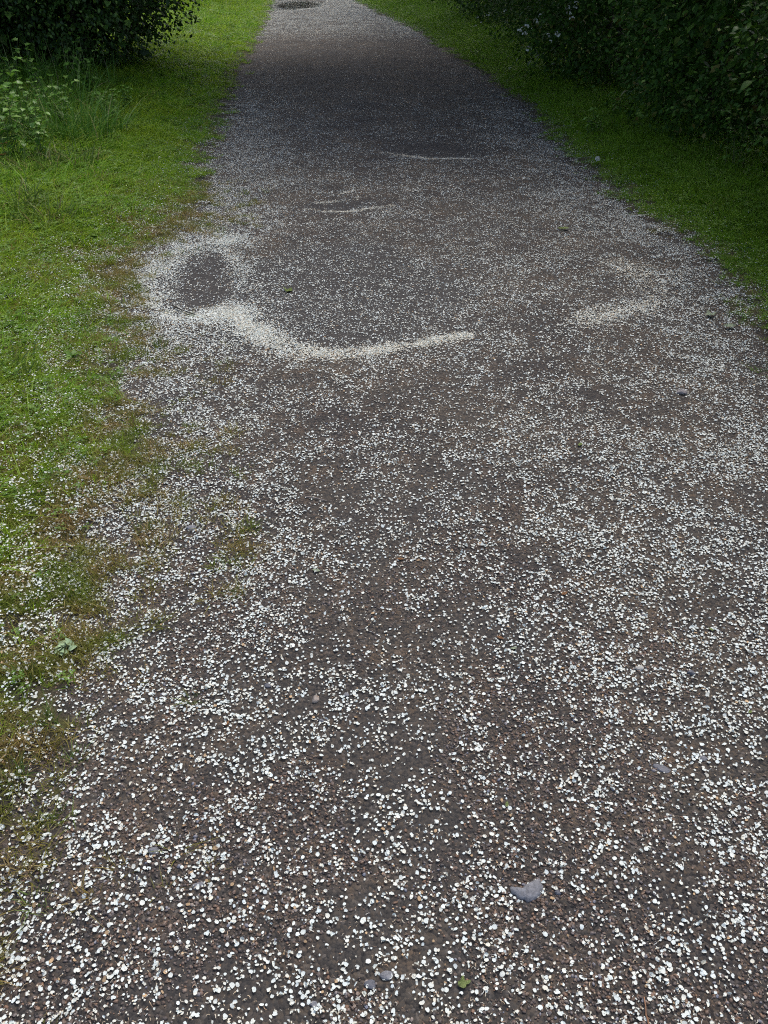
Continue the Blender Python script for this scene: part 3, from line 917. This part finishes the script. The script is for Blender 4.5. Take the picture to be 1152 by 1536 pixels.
# ------------------------------------------------------------------ fallen leaves, twigs
def flat_leaf(name, px, py, outline, size, mat, label, rz, seed, cat='leaf', lift=0.004):
    r = np.random.default_rng(seed)
    bm = bmesh.new()
    vs = [bm.verts.new((a * size, b * size, (0.30 * abs(b) + 0.10 * a * a + 0.05 * r.normal()) * size)) for a, b in outline]
    c = bm.verts.new((0.05 * size, 0, 0))
    for i in range(len(vs)):
        bm.faces.new((vs[i], vs[(i + 1) % len(vs)], c))
    ex = bmesh.ops.solidify(bm, geom=bm.faces[:], thickness=0.0004)
    for f in bm.faces:
        f.smooth = True
    me = bpy.data.meshes.new(name); bm.to_mesh(me); bm.free()
    x, y = g(px, py)
    o = link(name, me, mat, None, (x, y, float(SURF(np.array([x]), np.array([y]))[0]) + lift))
    o.rotation_euler = (0.06, 0.05, rz)
    tag(o, label, cat)
    return o

OVAL = [(-1, 0), (-0.7, 0.28), (-0.25, 0.45), (0.3, 0.42), (0.75, 0.22), (1.05, 0), (0.75, -0.22), (0.3, -0.42), (-0.25, -0.45), (-0.7, -0.28)]
LOBE = [(-0.9, 0.0), (-0.75, 0.35), (-0.3, 0.45), (0.05, 0.9), (0.35, 0.95), (0.3, 0.4), (0.45, 0.2), (1.0, 0.15), (1.15, -0.1), (0.8, -0.35),
        (0.35, -0.35), (0.1, -0.7), (-0.3, -0.75), (-0.75, -0.4)]
flat_leaf('fallen_leaf', 695, 1475, LOBE, 0.011, M['greenleaf'], 'three-lobed yellow-green leaf on the gravel near the bottom edge', 0.3, 1)
flat_leaf('fallen_leaf', 760, 1209, OVAL, 0.007, M['greenleaf'], 'small bright green leaf upright among petals above the large slate chip', 1.4, 2)
flat_leaf('fallen_leaf', 1066, 945, OVAL, 0.0075, M['greenleaf'], 'small yellow-green leaf at the right, above the dark bluish stone', 2.2, 3)
flat_leaf('fallen_leaf', 1125, 1068, OVAL, 0.0065, M['greenleaf'], 'tiny green leaf at the far right of the gravel', 0.7, 4)
flat_leaf('fallen_leaf', 474, 855, OVAL, 0.0115, M['paleleaf'], 'pale grey-green leaf curled on the gravel left of centre', -0.2, 5)
flat_leaf('fallen_leaf', 770, 975, OVAL, 0.009, M['paleleaf'], 'pale green leaf beside the orange-brown one', 0.3, 6)
flat_leaf('fallen_leaf', 750, 959, OVAL, 0.0095, M['brownleaf'], 'orange-brown leaf lying next to the pale green one', -0.4, 7)
flat_leaf('fallen_leaf', 600, 840, OVAL, 0.010, M['brownleaf'], 'orange-brown leaf scrap in the middle of the path', 0.2, 8)
flat_leaf('fallen_leaf', 845, 344, OVAL, 0.035, M['greenleaf'], 'green leaf lying far up on the right half of the path', 0.1, 9, lift=0.008)
flat_leaf('fallen_leaf', 870, 668, OVAL, 0.013, M['greenleaf'], 'bright green leaf on the right half of the path, level with the left grass edge', 1.0, 10)
flat_leaf('fallen_leaf', 432, 428, LOBE, 0.030, M['greenleaf'], 'light green leaf in the puddle among floating petals', 1.3, 12)
flat_leaf('fallen_leaf', 846, 893, OVAL, 0.011, M['brownleaf'], 'brown leaf crumb beside cream petals right of the path centre', 0.6, 13)
flat_leaf('fallen_leaf', 340, 1083, OVAL, 0.0075, M['brownleaf'], 'reddish brown leaf crumb near the left petal band', 1.2, 14)
flat_leaf('fallen_leaf', 1066, 470, LOBE, 0.030, M['paleleaf'], 'dull green leaf at the right edge where grass meets petals', 0.5, 15, lift=0.012)
flat_leaf('fallen_leaf', 1095, 487, OVAL, 0.030, M['paleleaf'], 'dull green oval leaf beside the one at the right edge', 0.2, 16, lift=0.012)

def rod(name, pts, r0, r1, mat, parent=None, sides=6):
    P = [Vector(p) for p in pts]
    Vs, Fs = [], []
    for i, p in enumerate(P):
        d = (P[min(i + 1, len(P) - 1)] - P[max(i - 1, 0)]).normalized()
        a = d.cross(Vector((0.31, 0.17, 0.93))).normalized(); b = d.cross(a)
        rr = r0 + (r1 - r0) * i / (len(P) - 1)
        for k in range(sides):
            t = 2 * math.pi * k / sides
            Vs.append(p + (a * math.cos(t) + b * math.sin(t)) * rr)
    for i in range(len(P) - 1):
        for k in range(sides):
            k2 = (k + 1) % sides
            Fs.append((i * sides + k, i * sides + k2, (i + 1) * sides + k2, (i + 1) * sides + k))
    me = np_mesh(name, np.array([tuple(v) for v in Vs]), np.array(Fs))
    return link(name, me, mat, parent)

def twig(pix, r0, r1, mat, label, lift=0.004, name='twig'):
    q = []
    for k, (a, b) in enumerate(pix):
        x, y = g(a, b)
        q.append((x, y, float(SURF(np.array([x]), np.array([y]))[0]) + lift + 0.002 * (k % 2)))
    o = rod(name, q, r0, r1, mat)
    tag(o, label, 'twig')
    return o

twig([(965, 1498), (967, 1512), (968, 1524), (972, 1540)], 0.0012, 0.0016, M['twig'], 'reddish brown twig at the bottom right edge')
twig([(458, 745), (472, 747), (490, 751)], 0.0024, 0.0016, M['tan'], 'short pale twig on the gravel upper left of centre')
twig([(257, 454), (275, 463), (292, 469)], 0.0032, 0.002, M['blacktwig'], 'black twig on the rim of the small left puddle', 0.012)
twig([(1000, 948), (1012, 962), (1022, 972)], 0.0012, 0.0008, M['straw'], 'pale straw among petals on the right', 0.006)

# ------------------------------------------------------------------ tufts and plants on the verge
def tuft(px, py, nb, hmin, hmax, spread, width, lean, mat, label, seed, name='grass_tuft', cat='grass tuft'):
    x, y = g(px, py)
    V, Fc = blades(nb, hmin, hmax, spread, width, lean, seed, 4)
    o = link(name, np_mesh(name, V, Fc), mat, None, (x, y, float(TOP(np.array([x]), np.array([y]))[0])))
    tag(o, label, cat)
    return o

M['tuft'] = leafy('tuft_grass', [(0.0, (0.07, 0.13, 0.025)), (0.6, (0.12, 0.18, 0.04)), (0.85, (0.19, 0.18, 0.06)), (1.0, (0.30, 0.24, 0.12))], None, 1, 0.3, by='island')
for a in [(72, 1080, 60, .02, .055, .02, .0022, .7, 'green grass tuft with yellow base on bare soil, lower left', 201),
          (20, 1160, 70, .02, .06, .03, .0022, .6, 'green grass tuft at the left edge of the photo beside dark soil', 202),
          (115, 1130, 45, .012, .04, .022, .0018, .9, 'straw-coloured grass tuft dotted with petals below the green tuft', 203),
          (285, 1045, 40, .012, .035, .018, .0018, .8, 'small tuft standing alone at the inner edge of the left petal band', 204),
          (35, 1010, 80, .015, .05, .03, .002, .6, 'dense green tuft at the left edge above the bare soil', 205),
          (345, 890, 36, .012, .032, .018, .0018, .8, 'little yellow-green tuft growing out of the gravel among dense petals', 206),
          (240, 515, 70, .02, .06, .03, .003, .5, 'dark green tuft in the dense petals below the small puddle', 207),
          (95, 1215, 40, .01, .03, .022, .0018, 1., 'sparse brownish tuft low at the left, near the gravel', 208),
          (50, 1345, 50, .01, .035, .025, .0018, 1., 'brown-green tuft lowest at the left edge', 209),
          (215, 790, 50, .012, .04, .025, .002, .8, 'mossy yellow tuft between dark wet soil and petals', 210)]:
    tuft(*a[:8], M['tuft'], a[8], a[9])

for i, (px, py, hh, nb, lab) in enumerate([
        (128, 228, 0.52, 170, 'tall clump of blue-green grass leaning over the lawn in front of the left bush'),
        (158, 214, 0.42, 110, 'tall grass clump on the right flank of the bigger clump'),
        (85, 236, 0.40, 110, 'grass clump left of the tall blue-green clump'),
        (40, 150, 0.55, 130, 'tall shaded grass clump under the left bush'),
        (92, 150, 0.50, 120, 'grass clump rising in front of the dark bush stems'),
        (20, 330, 0.24, 120, 'lush grass clump at the left edge below the leafy weeds'),
        (70, 345, 0.18, 110, 'short lush clump in the left lawn beside the edge clump'),
        (-25, 250, 0.40, 120, 'grass clump cut by the left edge of the photo, among the weeds'),
        (60, 205, 0.48, 150, 'thick grass clump between the left-edge weeds and the tall blue-green clump'),
        (15, 215, 0.50, 140, 'grass clump behind the bright leafy weed at the left edge'),
        (112, 178, 0.48, 130, 'grass clump directly behind the tall blue-green clump'),
        (150, 150, 0.40, 110, 'grass clump at the right foot of the dark bush'),
        (60, 275, 0.24, 120, 'shorter clump in front of the weeds, left of the lawn'),
        (118, 262, 0.20, 100, 'short fringe of grass in front of the tall blue-green clump'),
        (8, 560, 0.11, 90, 'long-bladed tuft at the left edge of the lawn')]):
    tuft(px, py, nb, hh * 0.45, hh, 0.12 + hh * 0.2, 0.0075, 0.85, M['tall'] if i < 5 or 8 <= i - 0 <= 11 else M['tuft'], lab, 300 + i, 'tall_grass', 'grass clump')

def leaf_mesh(name, L, wd, lobes, seed):
    """single leaf with a folded midrib and a toothed or lobed edge, ~14 faces"""
    r = np.random.default_rng(seed)
    ts = np.linspace(0, 1, 6)
    prof = np.array([0.05, 0.72, 1.0, 0.85, 0.5, 0.0]) * wd * 0.5
    if lobes:
        prof = np.array([0.05, 0.95, 0.55, 1.0, 0.42, 0.0]) * wd * 0.5
    Vs, Fs = [], []
    for t, p in zip(ts, prof):
        zc = 0.06 * L * math.sin(t * 3.1) - 0.18 * L * t * t
        Vs += [(-p, t * L, zc + 0.25 * p), (0, t * L, zc), (p, t * L, zc + 0.25 * p)]
    for i in range(5):
        a = 3 * i
        Fs += [(a, a + 1, a + 4, a + 3), (a + 1, a + 2, a + 5, a + 4)]
    return np_mesh(name, np.array(Vs), np.array(Fs))

def leaf_kind(mat, L, wd, lobes, seed):
    me = leaf_mesh('leaf', L, wd, lobes, seed)
    me.materials.append(mat)
    return me

def place_leaf(me, parent, loc, rx, rz, s=1.0, label=None):
    o = bpy.data.objects.new('leaf', me)
    o.parent = parent
    o.location = loc
    o.rotation_euler = (rx, random.uniform(-.4, .4), rz)
    o.scale = (s, s, s)
    col.objects.link(o)
    if label:
        o['label'] = label
    return o

def weed(px, py, stems, hh, L, label, seed, mat=None, name='leafy_weed'):
    random.seed(seed)
    mat = mat or M['weed']
    hh, L = hh * 1.15, L * 1.15
    x, y = g(px, py)
    root = empty(name, (x, y, float(TOP(np.array([x]), np.array([y]))[0])))
    tag(root, label, 'weed')
    ks = [leaf_kind(mat, L * q, L * q * 0.8, lb, seed) for q, lb in ((1, 1), (0.8, 0), (0.65, 1))]
    for sI in range(stems):
        a = random.random() * 6.28; h = hh * random.uniform(0.55, 1.0); ln = random.uniform(0.1, 0.5) * h
        bx, by = 0.09 * math.cos(a + 1) * random.random(), 0.09 * math.sin(a + 1) * random.random()
        pts = [(bx + ln * math.cos(a) * t * t, by + ln * math.sin(a) * t * t, h * t) for t in (0, .25, .5, .75, 1)]
        rod('stem', pts, 0.0028, 0.0012, M['stem'], root, 5)
        for t in np.linspace(0.3, 1.0, 5):
            p = (bx + ln * math.cos(a) * t * t, by + ln * math.sin(a) * t * t, h * t)
            for sgn in (0, 1):
                place_leaf(random.choice(ks), root, p, random.uniform(-.35, .35), random.random() * 6.28, random.uniform(.7, 1.15))
    return root

weed(18, 262, 9, 0.42, 0.065, 'bright leafy weed at the left edge with lobed leaves', 1)
weed(62, 262, 7, 0.30, 0.055, 'pale leafed weed right of the left-edge weed, in the long grass', 2)
weed(-12, 190, 7, 0.55, 0.075, 'tall yellow-green leafy weed cut by the left edge of the photo', 3)
weed(92, 205, 5, 0.42, 0.055, 'weed with two pale leaf tips standing above the tall grass', 4)
weed(122, 125, 6, 0.60, 0.11, 'broad leafed weed at the foot of the left bush', 5)
for i, (a, b_, st, hh, L, lab) in enumerate([
        (8, 235, 9, 0.5, 0.075, 'broad yellowish weed at the very left edge above the orange dead leaves'), (30, 180, 8, 0.5, 0.07, 'leafy weed at the left edge under the corner bush'),
        (100, 215, 8, 0.34, 0.055, 'low leafy weed growing through the tall grass clumps'), (55, 245, 9, 0.32, 0.05, 'small-leaved weed mat at the foot of the tall grass'),
        (140, 160, 8, 0.42, 0.06, 'arching leafy weed in front of the bare bush stems'), (170, 195, 8, 0.26, 0.045, 'ferny low weed at the right flank of the tall grass'),
        (108, 110, 8, 0.7, 0.09, 'nettle-like weed against the dark bush'), (15, 120, 9, 0.75, 0.09, 'tall nettle-like weed under the corner bush')]):
    weed(a, b_, st, hh, L, lab, 40 + i)
weed(40, 225, 8, 0.38, 0.060, 'weed thick with mid-green leaves behind the bright left-edge weed', 11)
weed(75, 180, 6, 0.45, 0.060, 'tall weed under the leafy bush in the top left corner', 12)
weed(190, 178, 5, 0.20, 0.04, 'small yellow-green weed right of the tall grass clump', 6)
weed(205, 120, 4, 0.24, 0.045, 'small yellowish weed at the lower right foot of the left bush', 7)
weed(895, 205, 5, 0.18, 0.05, 'low bluish weed at the foot of the right hedge', 8)
weed(1095, 268, 6, 0.34, 0.05, 'light green shoot in front of the right hedge', 9)
weed(925, 180, 4, 0.16, 0.045, 'low leafy weed just right of the bluish one by the hedge', 10)

# dead orange leaves on the grass, straw stems
flat_leaf('dead_leaf', 15, 252, OVAL, 0.035, M['orangeleaf'], 'orange dead leaf in the grass at the left edge', 1.2, 31, lift=0.07)
flat_leaf('dead_leaf', 14, 268, OVAL, 0.032, M['orangeleaf'], 'orange dead leaf just under the other one at the left edge', 0.4, 32, lift=0.06)

def stalk(px, py, top, mat, label, r0=0.003):
    x, y = g(px, py)
    z = float(TOP(np.array([x]), np.array([y]))[0])
    dx, dy, dz = top
    o = rod('dry_stalk', [(x, y, z), (x + dx * .45, y + dy * .4, z + dz * .55), (x + dx, y + dy, z + dz)], r0, r0 * 0.4, mat)
    tag(o, label, 'stalk')

stalk(-4, 128, (0.14, 0.05, 0.42), M['straw'], 'pale dry stalk slanting at the upper left edge', 0.004)
stalk(16, 205, (-0.14, 0.0, 0.10), M['straw'], 'pale dry stem crossing the weeds at the left edge', 0.003)
stalk(118, 240, (-0.12, 0.05, 0.06), M['tan'], 'fallen dry stem beneath the tall grass clump', 0.004)
stalk(168, 135, (-0.03, 0.0, 0.20), M['straw'], 'thin bent straw in front of the dark bush', 0.003)

# woolly pale plant on the left verge
x, y = g(100, 972)
root = empty('woolly_plant', (x, y, float(TOP(np.array([x]), np.array([y]))[0])))
tag(root, 'pale woolly green plant among petals on the left verge', 'plant')
random.seed(5)
wk = [leaf_kind(M['woolly'], 0.030 * q, 0.017 * q, 0, 60) for q in (1, 0.8)]
for i in range(22):
    a = random.random() * 6.28
    place_leaf(random.choice(wk), root, (0.012 * math.cos(a), 0.010 * math.sin(a), 0.004 + 0.008 * random.random()), random.uniform(-.1, 0.7), a, random.uniform(.7, 1.1))
# broad-leafed lawn rosettes
for i, (px, py, lab) in enumerate([(62, 375, 'plantain rosette in the left lawn with glossy leaves'), (142, 362, 'broad leafed rosette right of the plantain in the lawn'),
                                   (35, 525, 'rosette of narrow leaves at the left of the lawn'), (110, 540, 'low blue-green rosette in the petal-dotted lawn')]):
    x, y = g(px, py)
    root = empty('lawn_rosette', (x, y, float(TOP(np.array([x]), np.array([y]))[0]) + 0.004))
    tag(root, lab, 'weed')
    ks = leaf_kind(M['clover'], 0.042, 0.018, 0, 70 + i)
    for k in range(9):
        place_leaf(ks, root, (0, 0, 0.012), random.uniform(0.1, 0.75), k * 0.7 + random.random() * 0.3, random.uniform(.6, 1.1))

# white flower head on the right verge
def flower_cluster(seed, npet, rad, size):
    r = np.random.default_rng(seed)
    Vs, Fs = [], []
    for i in range(npet):
        d = r.normal(size=3); d /= np.linalg.norm(d); d[2] = abs(d[2]) * 0.8
        p = d * rad * (0.6 + 0.4 * r.random())
        a = np.cross(d, r.normal(size=3)); a /= np.linalg.norm(a); b = np.cross(d, a)
        for k in range(5):
            t0 = k * 1.2566
            n0 = len(Vs)
            for (u, v, h) in ((0, 0, 0), (0.7, -0.45, .15), (1.0, 0.0, .25), (0.7, 0.45, .15)):
                uu = u * math.cos(t0) - v * math.sin(t0); vv = u * math.sin(t0) + v * math.cos(t0)
                Vs.append(p + size * (a * uu + b * vv + d * h))
            Fs.append((n0, n0 + 1, n0 + 2, n0 + 3))
    V = np.array(Vs)
    return np_mesh('blossom', V, np.array(Fs), np.tile(np.array([0.55, 0.56, 0.50]), (len(V), 1)))
me = flower_cluster(5, 7, 0.016, 0.014); me.materials.append(M['petal'])
x, y = g(895, 248)
o = link('flower_head', me, None, None, (x, y, float(TOP(np.array([x]), np.array([y]))[0]) + 0.05))
tag(o, 'single white flower head in the shaded right verge', 'flower')

# ------------------------------------------------------------------ shrubs, hedge, trees
def leaf_cloud(P, D, L, seed, wd=0.62):
    """P leaf bases, D outward directions -> folded leaves, 4 triangles each"""
    r = np.random.default_rng(seed)
    n = len(P)
    T = D + 0.75 * r.normal(size=(n, 3)); T[:, 2] -= 0.15
    T /= np.linalg.norm(T, axis=1)[:, None]
    U = np.array([0, 0, 1.0]) + 0.65 * r.normal(size=(n, 3)) + 0.5 * D
    S_ = np.cross(T, U); S_ /= np.linalg.norm(S_, axis=1)[:, None] + 1e-9
    Nn = np.cross(S_, T)
    l = (L * (0.6 + 0.7 * r.random(n)))[:, None]
    b = P
    m_ = P + T * l * 0.5 - Nn * l * 0.07
    t = P + T * l - Nn * l * 0.10
    a = P + T * l * 0.45 - S_ * l * wd * 0.5
    c = P + T * l * 0.45 + S_ * l * wd * 0.5
    if L > 0.072:
        V = np.stack([b, a, t, c], 1).reshape(-1, 3)
        q = np.array([[0, 2, 1], [0, 3, 2]])
        return V, (np.arange(n)[:, None, None] * 4 + q[None]).reshape(-1, 3)
    V = np.stack([b, a, t, c, m_], 1).reshape(-1, 3)
    q = np.array([[0, 4, 1], [0, 3, 4], [1, 4, 2], [4, 3, 2]])
    Fq = (np.arange(n)[:, None, None] * 5 + q[None]).reshape(-1, 3)
    return V, Fq

def crown_points(c, rad, n, seed, expo=0.10, lump_=0.42, zmin=0.04, bias=None, sq=1.0):
    r = np.random.default_rng(seed)
    D = r.normal(size=(int(n * 1.8), 3)); D /= np.linalg.norm(D, axis=1)[:, None]
    if bias is not None:
        k = (D @ np.array(bias)) > r.random(len(D)) * 1.5 - 1.15
        D = D[k]
    D = D[:n]
    D2 = np.sign(D) * np.abs(D) ** sq
    ln = 1 + lump_ * 2 * (fbm(np.arctan2(D[:, 1], D[:, 0]) * 1.1 + 5, D[:, 2] * 1.3 + seed, 0.42, 3, seed) - 0.5)
    k = 1 - np.clip(r.exponential(expo, len(D)), 0, 0.7)
    k = k + (r.random(len(D)) < 0.07) * 0.22 * r.random(len(D))
    P = np.array(c) + D2 * np.array(rad) * (ln * k)[:, None]
    ok = P[:, 2] > zmin
    return P[ok], D[ok]

def sprays(P, D, per, spread, seed):
    r = np.random.default_rng(seed)
    Q = np.repeat(P, per, 0) + r.normal(0, spread, (len(P) * per, 3)) * np.array([1, 1, 0.75])
    return Q, np.repeat(D, per, 0)

def shrub(name, base, cat, label, group, blobs, mat, seed, n_leaf_parts=0, stems=5, stem_h=1.6, big=None, stem_r=0.035, face=(-1, -0.7, 0), bias=None):
    root = empty(name, base)
    tag(root, label, cat, group)
    bx, by, bz = base
    VV, FF, off = [], [], 0
    allP, allD = [], []
    for i, (c, rad, ns, per, L, spread, ex) in enumerate(blobs):
        P, D = crown_points(c, rad, ns, seed * 13 + i, ex, bias=bias)
        if i == 0:
            allP.append(P); allD.append(D)
        Q, DD = sprays(P, D, per, spread, seed * 7 + i)
        Q[:, 2] = np.maximum(Q[:, 2], -bz + 0.02)
        V, Fq = leaf_cloud(Q, DD, L, seed * 3 + i)
        VV.append(V); FF.append(Fq + off); off += len(V)
    fo = link('foliage', np_mesh('foliage', np.concatenate(VV), np.concatenate(FF)), mat, root)
    fo['kind'] = 'stuff'
    r = np.random.default_rng(seed)
    c0 = blobs[0][0]
    for k in range(stems):
        a = r.random() * 6.28
        p0 = np.array([0.25 * math.cos(a) * r.random() + c0[0] * 0.6, 0.35 * math.sin(a) + c0[1] * 0.6, -0.03])
        p1 = np.array([c0[0] + 0.5 * math.cos(a), c0[1] + 0.6 * math.sin(a), stem_h * (0.7 + 0.4 * r.random())])
        pts = [p0 + (p1 - p0) * t + np.array([0.06 * r.normal(), 0.06 * r.normal(), 0]) * (t > 0) for t in (0, .2, .4, .65, 1)]
        rod('stem', pts, stem_r * (0.7 + 0.6 * r.random()), stem_r * 0.3, M['bark'], root, 7)
    if n_leaf_parts:
        random.seed(seed)
        P, D = allP[0], allD[0]
        fv = np.array(face) / np.linalg.norm(face)
        ok = np.where(((D @ fv) > 0.15) & (P[:, 2] + bz < 1.25) & (P[:, 2] > 0.12))[0]
        if len(ok):
            ok = r.choice(ok, min(n_leaf_parts, len(ok)), replace=False)
            for i in ok:
                p = P[i] + D[i] * 0.035
                place_leaf(random.choice(big), root, tuple(p), random.uniform(-.7, .3), math.atan2(-D[i][0], D[i][1]) + random.uniform(-1, 1), random.uniform(.7, 1.25))
    return root

def base_at(x, y):
    return (x, y, float(HG(np.array([x]), np.array([y]))[0]))

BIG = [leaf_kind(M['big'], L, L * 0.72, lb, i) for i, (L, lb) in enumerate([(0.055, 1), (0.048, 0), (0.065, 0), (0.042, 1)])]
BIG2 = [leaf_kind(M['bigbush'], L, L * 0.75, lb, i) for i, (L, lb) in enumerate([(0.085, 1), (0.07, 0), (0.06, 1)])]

# right hedge: one shrub after the other
hedge = [  # Y, overhang, half length, height, sprays, label
    (2.9, 0.00, 1.15, 2.6, 3600, 'dark green hedge shrub nearest the camera, at the right edge of the photo'),
    (4.9, 0.05, 1.35, 2.9, 5200, 'dense dark shrub with broad leaves, second along the right hedge'),
    (7.2, 0.05, 1.45, 3.1, 5200, 'dark shrub in the middle of the right hedge with shadowy hollow at its foot'),
    (9.9, 0.10, 1.7, 3.4, 5000, 'hawthorn in the right hedge carrying white blossom clusters'),
    (13.2, 0.15, 2.0, 3.6, 4600, 'bluish dark shrub beyond the blossoming hawthorn on the right'),
    (17.2, 0.15, 2.3, 3.6, 4000, 'shrub at the far end of the right hedge beside bright grass'),
    (22.2, 0.15, 2.8, 3.8, 3500, 'most distant shrub of the right hedge at the top of the photo'),
]
roots = []
for i, (Yc, ov, ry, hh, ns, lab) in enumerate(hedge):
    xb = float(XH(Yc))
    rx = 0.95 + 0.1 * i
    b = base_at(xb + 0.42, Yc)
    L = 0.036 if i < 3 else (0.046 if i < 5 else 0.06)
    blobs = [((rx - 0.62 - ov, 0, hh * 0.44), (rx, ry, hh * 0.56), int(ns * (0.62 if i < 4 else 0.42)), 7, L, 0.055 if i < 4 else 0.09, 0.10),
             ((rx - 0.45 - ov, 0.1, 0.42), (rx * 0.92, ry * 0.95, 0.55), ns // 5, 7, L, 0.05, 0.12)]
    blobs.append(((rx - 0.45 - ov, 0, hh * 0.42), (rx * 0.74, ry * 0.95, hh * 0.5), 1700 if i < 4 else 900, 8, 0.075, 0.12, 0.12))
    if i >= 3:   # taller crown above the hedge line
        blobs.append(((1.1 - 0.12 * i, 0.2, hh + 0.8), (1.7, ry + 0.5, 1.6), 900, 8, 0.11, 0.16, 0.25))
    if i in (3, 4):
        blobs.append(((-1.3, 0.1, 3.5 + 0.2 * i), (2.1, ry + 0.3, 1.1), 1050, 8, 0.11, 0.16, 0.35))
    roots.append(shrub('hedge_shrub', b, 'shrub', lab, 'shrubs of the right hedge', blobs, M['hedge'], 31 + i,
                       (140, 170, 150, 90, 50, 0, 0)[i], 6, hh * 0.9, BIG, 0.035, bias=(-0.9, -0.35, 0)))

# white blossom on the hawthorn and the bluish shrub
random.seed(3)
bl = []
for i in range(4):
    me = flower_cluster(60 + i, 6, 0.035, 0.013); me.materials.append(M['petal']); bl.append(me)
for (px, py, Yb, k) in [(790, 40, 9.2, 3), (797, 44, 9.2, 3), (803, 33, 9.1, 3), (811, 24, 9.2, 3), (779, 47, 9.3, 3), (783, 43, 9.3, 3), (787, 52, 9.2, 3), (822, 53, 8.9, 3),
                        (834, 50, 8.9, 3), (826, 62, 8.8, 3), (838, 54, 8.9, 3), (852, 12, 9.0, 3), (864, 6, 9.0, 3), (858, 28, 8.9, 3), (853, 20, 9.0, 3), (862, 12, 9.0, 3), (792, 74, 9.0, 3),
                        (757, 17, 10.6, 3), (716, 27, 12.6, 4), (722, 34, 12.4, 4), (728, 23, 12.4, 4), (760, 34, 11.9, 4), (713, 39, 12.4, 4), (734, 22, 12.3, 4)]:
    a, b_ = (px - 576) / F_PX, (768 - py) / F_PX
    dy = CP + b_ * SP; t = Yb / dy
    p = Vector((a * t, Yb, CAM_H + (-SP + b_ * CP) * t))
    o = bpy.data.objects.new('blossom', random.choice(bl))
    o.parent = roots[k]
    o.location = p - Vector(roots[k].location)
    o.rotation_euler = (random.uniform(0.2, 1.0), 0, random.random() * 6.28)
    o.scale = [random.uniform(.45, .95)] * 3
    col.objects.link(o)

# left bush, its neighbours
bx, by = g(120, 62)
b = base_at(-3.55, 10.6)
blobs = [((0, 0, 1.25), (1.55, 1.5, 1.5), 4600, 7, 0.045, 0.07, 0.14), ((-0.1, 0.3, 1.25), (1.2, 1.1, 1.25), 1500, 8, 0.10, 0.12, 0.2), ((0.1, 0.2, 3.0), (2.2, 2.0, 1.8), 1600, 8, 0.11, 0.16, 0.3)]
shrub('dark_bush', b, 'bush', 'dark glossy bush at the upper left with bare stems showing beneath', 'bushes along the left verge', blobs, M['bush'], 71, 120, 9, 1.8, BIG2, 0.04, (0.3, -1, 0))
b = base_at(-5.6, 9.2)
blobs = [((0, 0, 1.2), (1.5, 1.5, 1.5), 3200, 7, 0.05, 0.07, 0.14), ((0, 0.3, 1.2), (1.2, 1.2, 1.3), 1200, 8, 0.10, 0.12, 0.2), ((0, 0.2, 3.0), (1.9, 1.9, 1.7), 900, 8, 0.11, 0.16, 0.3)]
shrub('dark_bush', b, 'bush', 'leafy bush in the top left corner behind the tall grass', 'bushes along the left verge', blobs, M['bush'], 72, 90, 6, 1.6, BIG2, 0.04, (0.3, -1, 0))
b = base_at(-4.75, 22.8)
blobs = [((0, 0, 1.6), (1.2, 1.4, 1.5), 2400, 7, 0.07, 0.09, 0.15), ((0, 0, 3.4), (1.9, 1.9, 1.8), 900, 8, 0.12, 0.16, 0.3)]
shrub('far_bush', b, 'bush', 'far dark bush whose foot shows at the top edge behind the bright lawn', 'bushes along the left verge', blobs, M['bush'], 73, 0, 5, 1.9, BIG2, 0.10)
b = base_at(-6.2, 13.6)
blobs = [((0, 0, 1.3), (2.0, 1.5, 1.6), 2200, 7, 0.075, 0.09, 0.15), ((0, 0, 3.2), (2.2, 2.0, 1.8), 900, 8, 0.11, 0.16, 0.3)]
shrub('dark_bush', b, 'bush', 'shadowy bush standing behind the glossy bush at the upper left', 'bushes along the left verge', blobs, M['bush'], 75, 0, 5, 1.8, BIG2, 0.04)
root = shrub('overhanging_tree', base_at(-4.9, 12.6), 'tree', 'tree behind the left bush with boughs over the shaded part of the path', None,
             [((2.2, 0.0, 4.2), (2.9, 2.4, 1.5), 1400, 8, 0.12, 0.18, 0.35)], M['crown'], 74, 0, 3, 4.0, None, 0.07)
# trees closing the lane beyond the bend
for i, (x, y, hh, lab) in enumerate([(-9.5, 27, 5.5, 'tree on the left beyond the bend of the path'), (1.6, 29, 6.0, 'tree on the right beyond the bend of the path'),
                                     (-4.5, 38, 7.0, 'tree closing the far end of the lane')]):
    shrub('lane_tree', base_at(x, y), 'tree', lab, 'trees beyond the bend', [((0, 0, hh * 0.52), (hh * 0.48, hh * 0.42, hh * 0.5), 2200, 8, 0.18, 0.25, 0.2), ((0, -0.5, 0.9), (hh * 0.62, 1.2, 1.2), 1600, 8, 0.14, 0.2, 0.2)],
          M['crown'], 80 + i, 0, 3, hh * 0.6, None, 0.12)
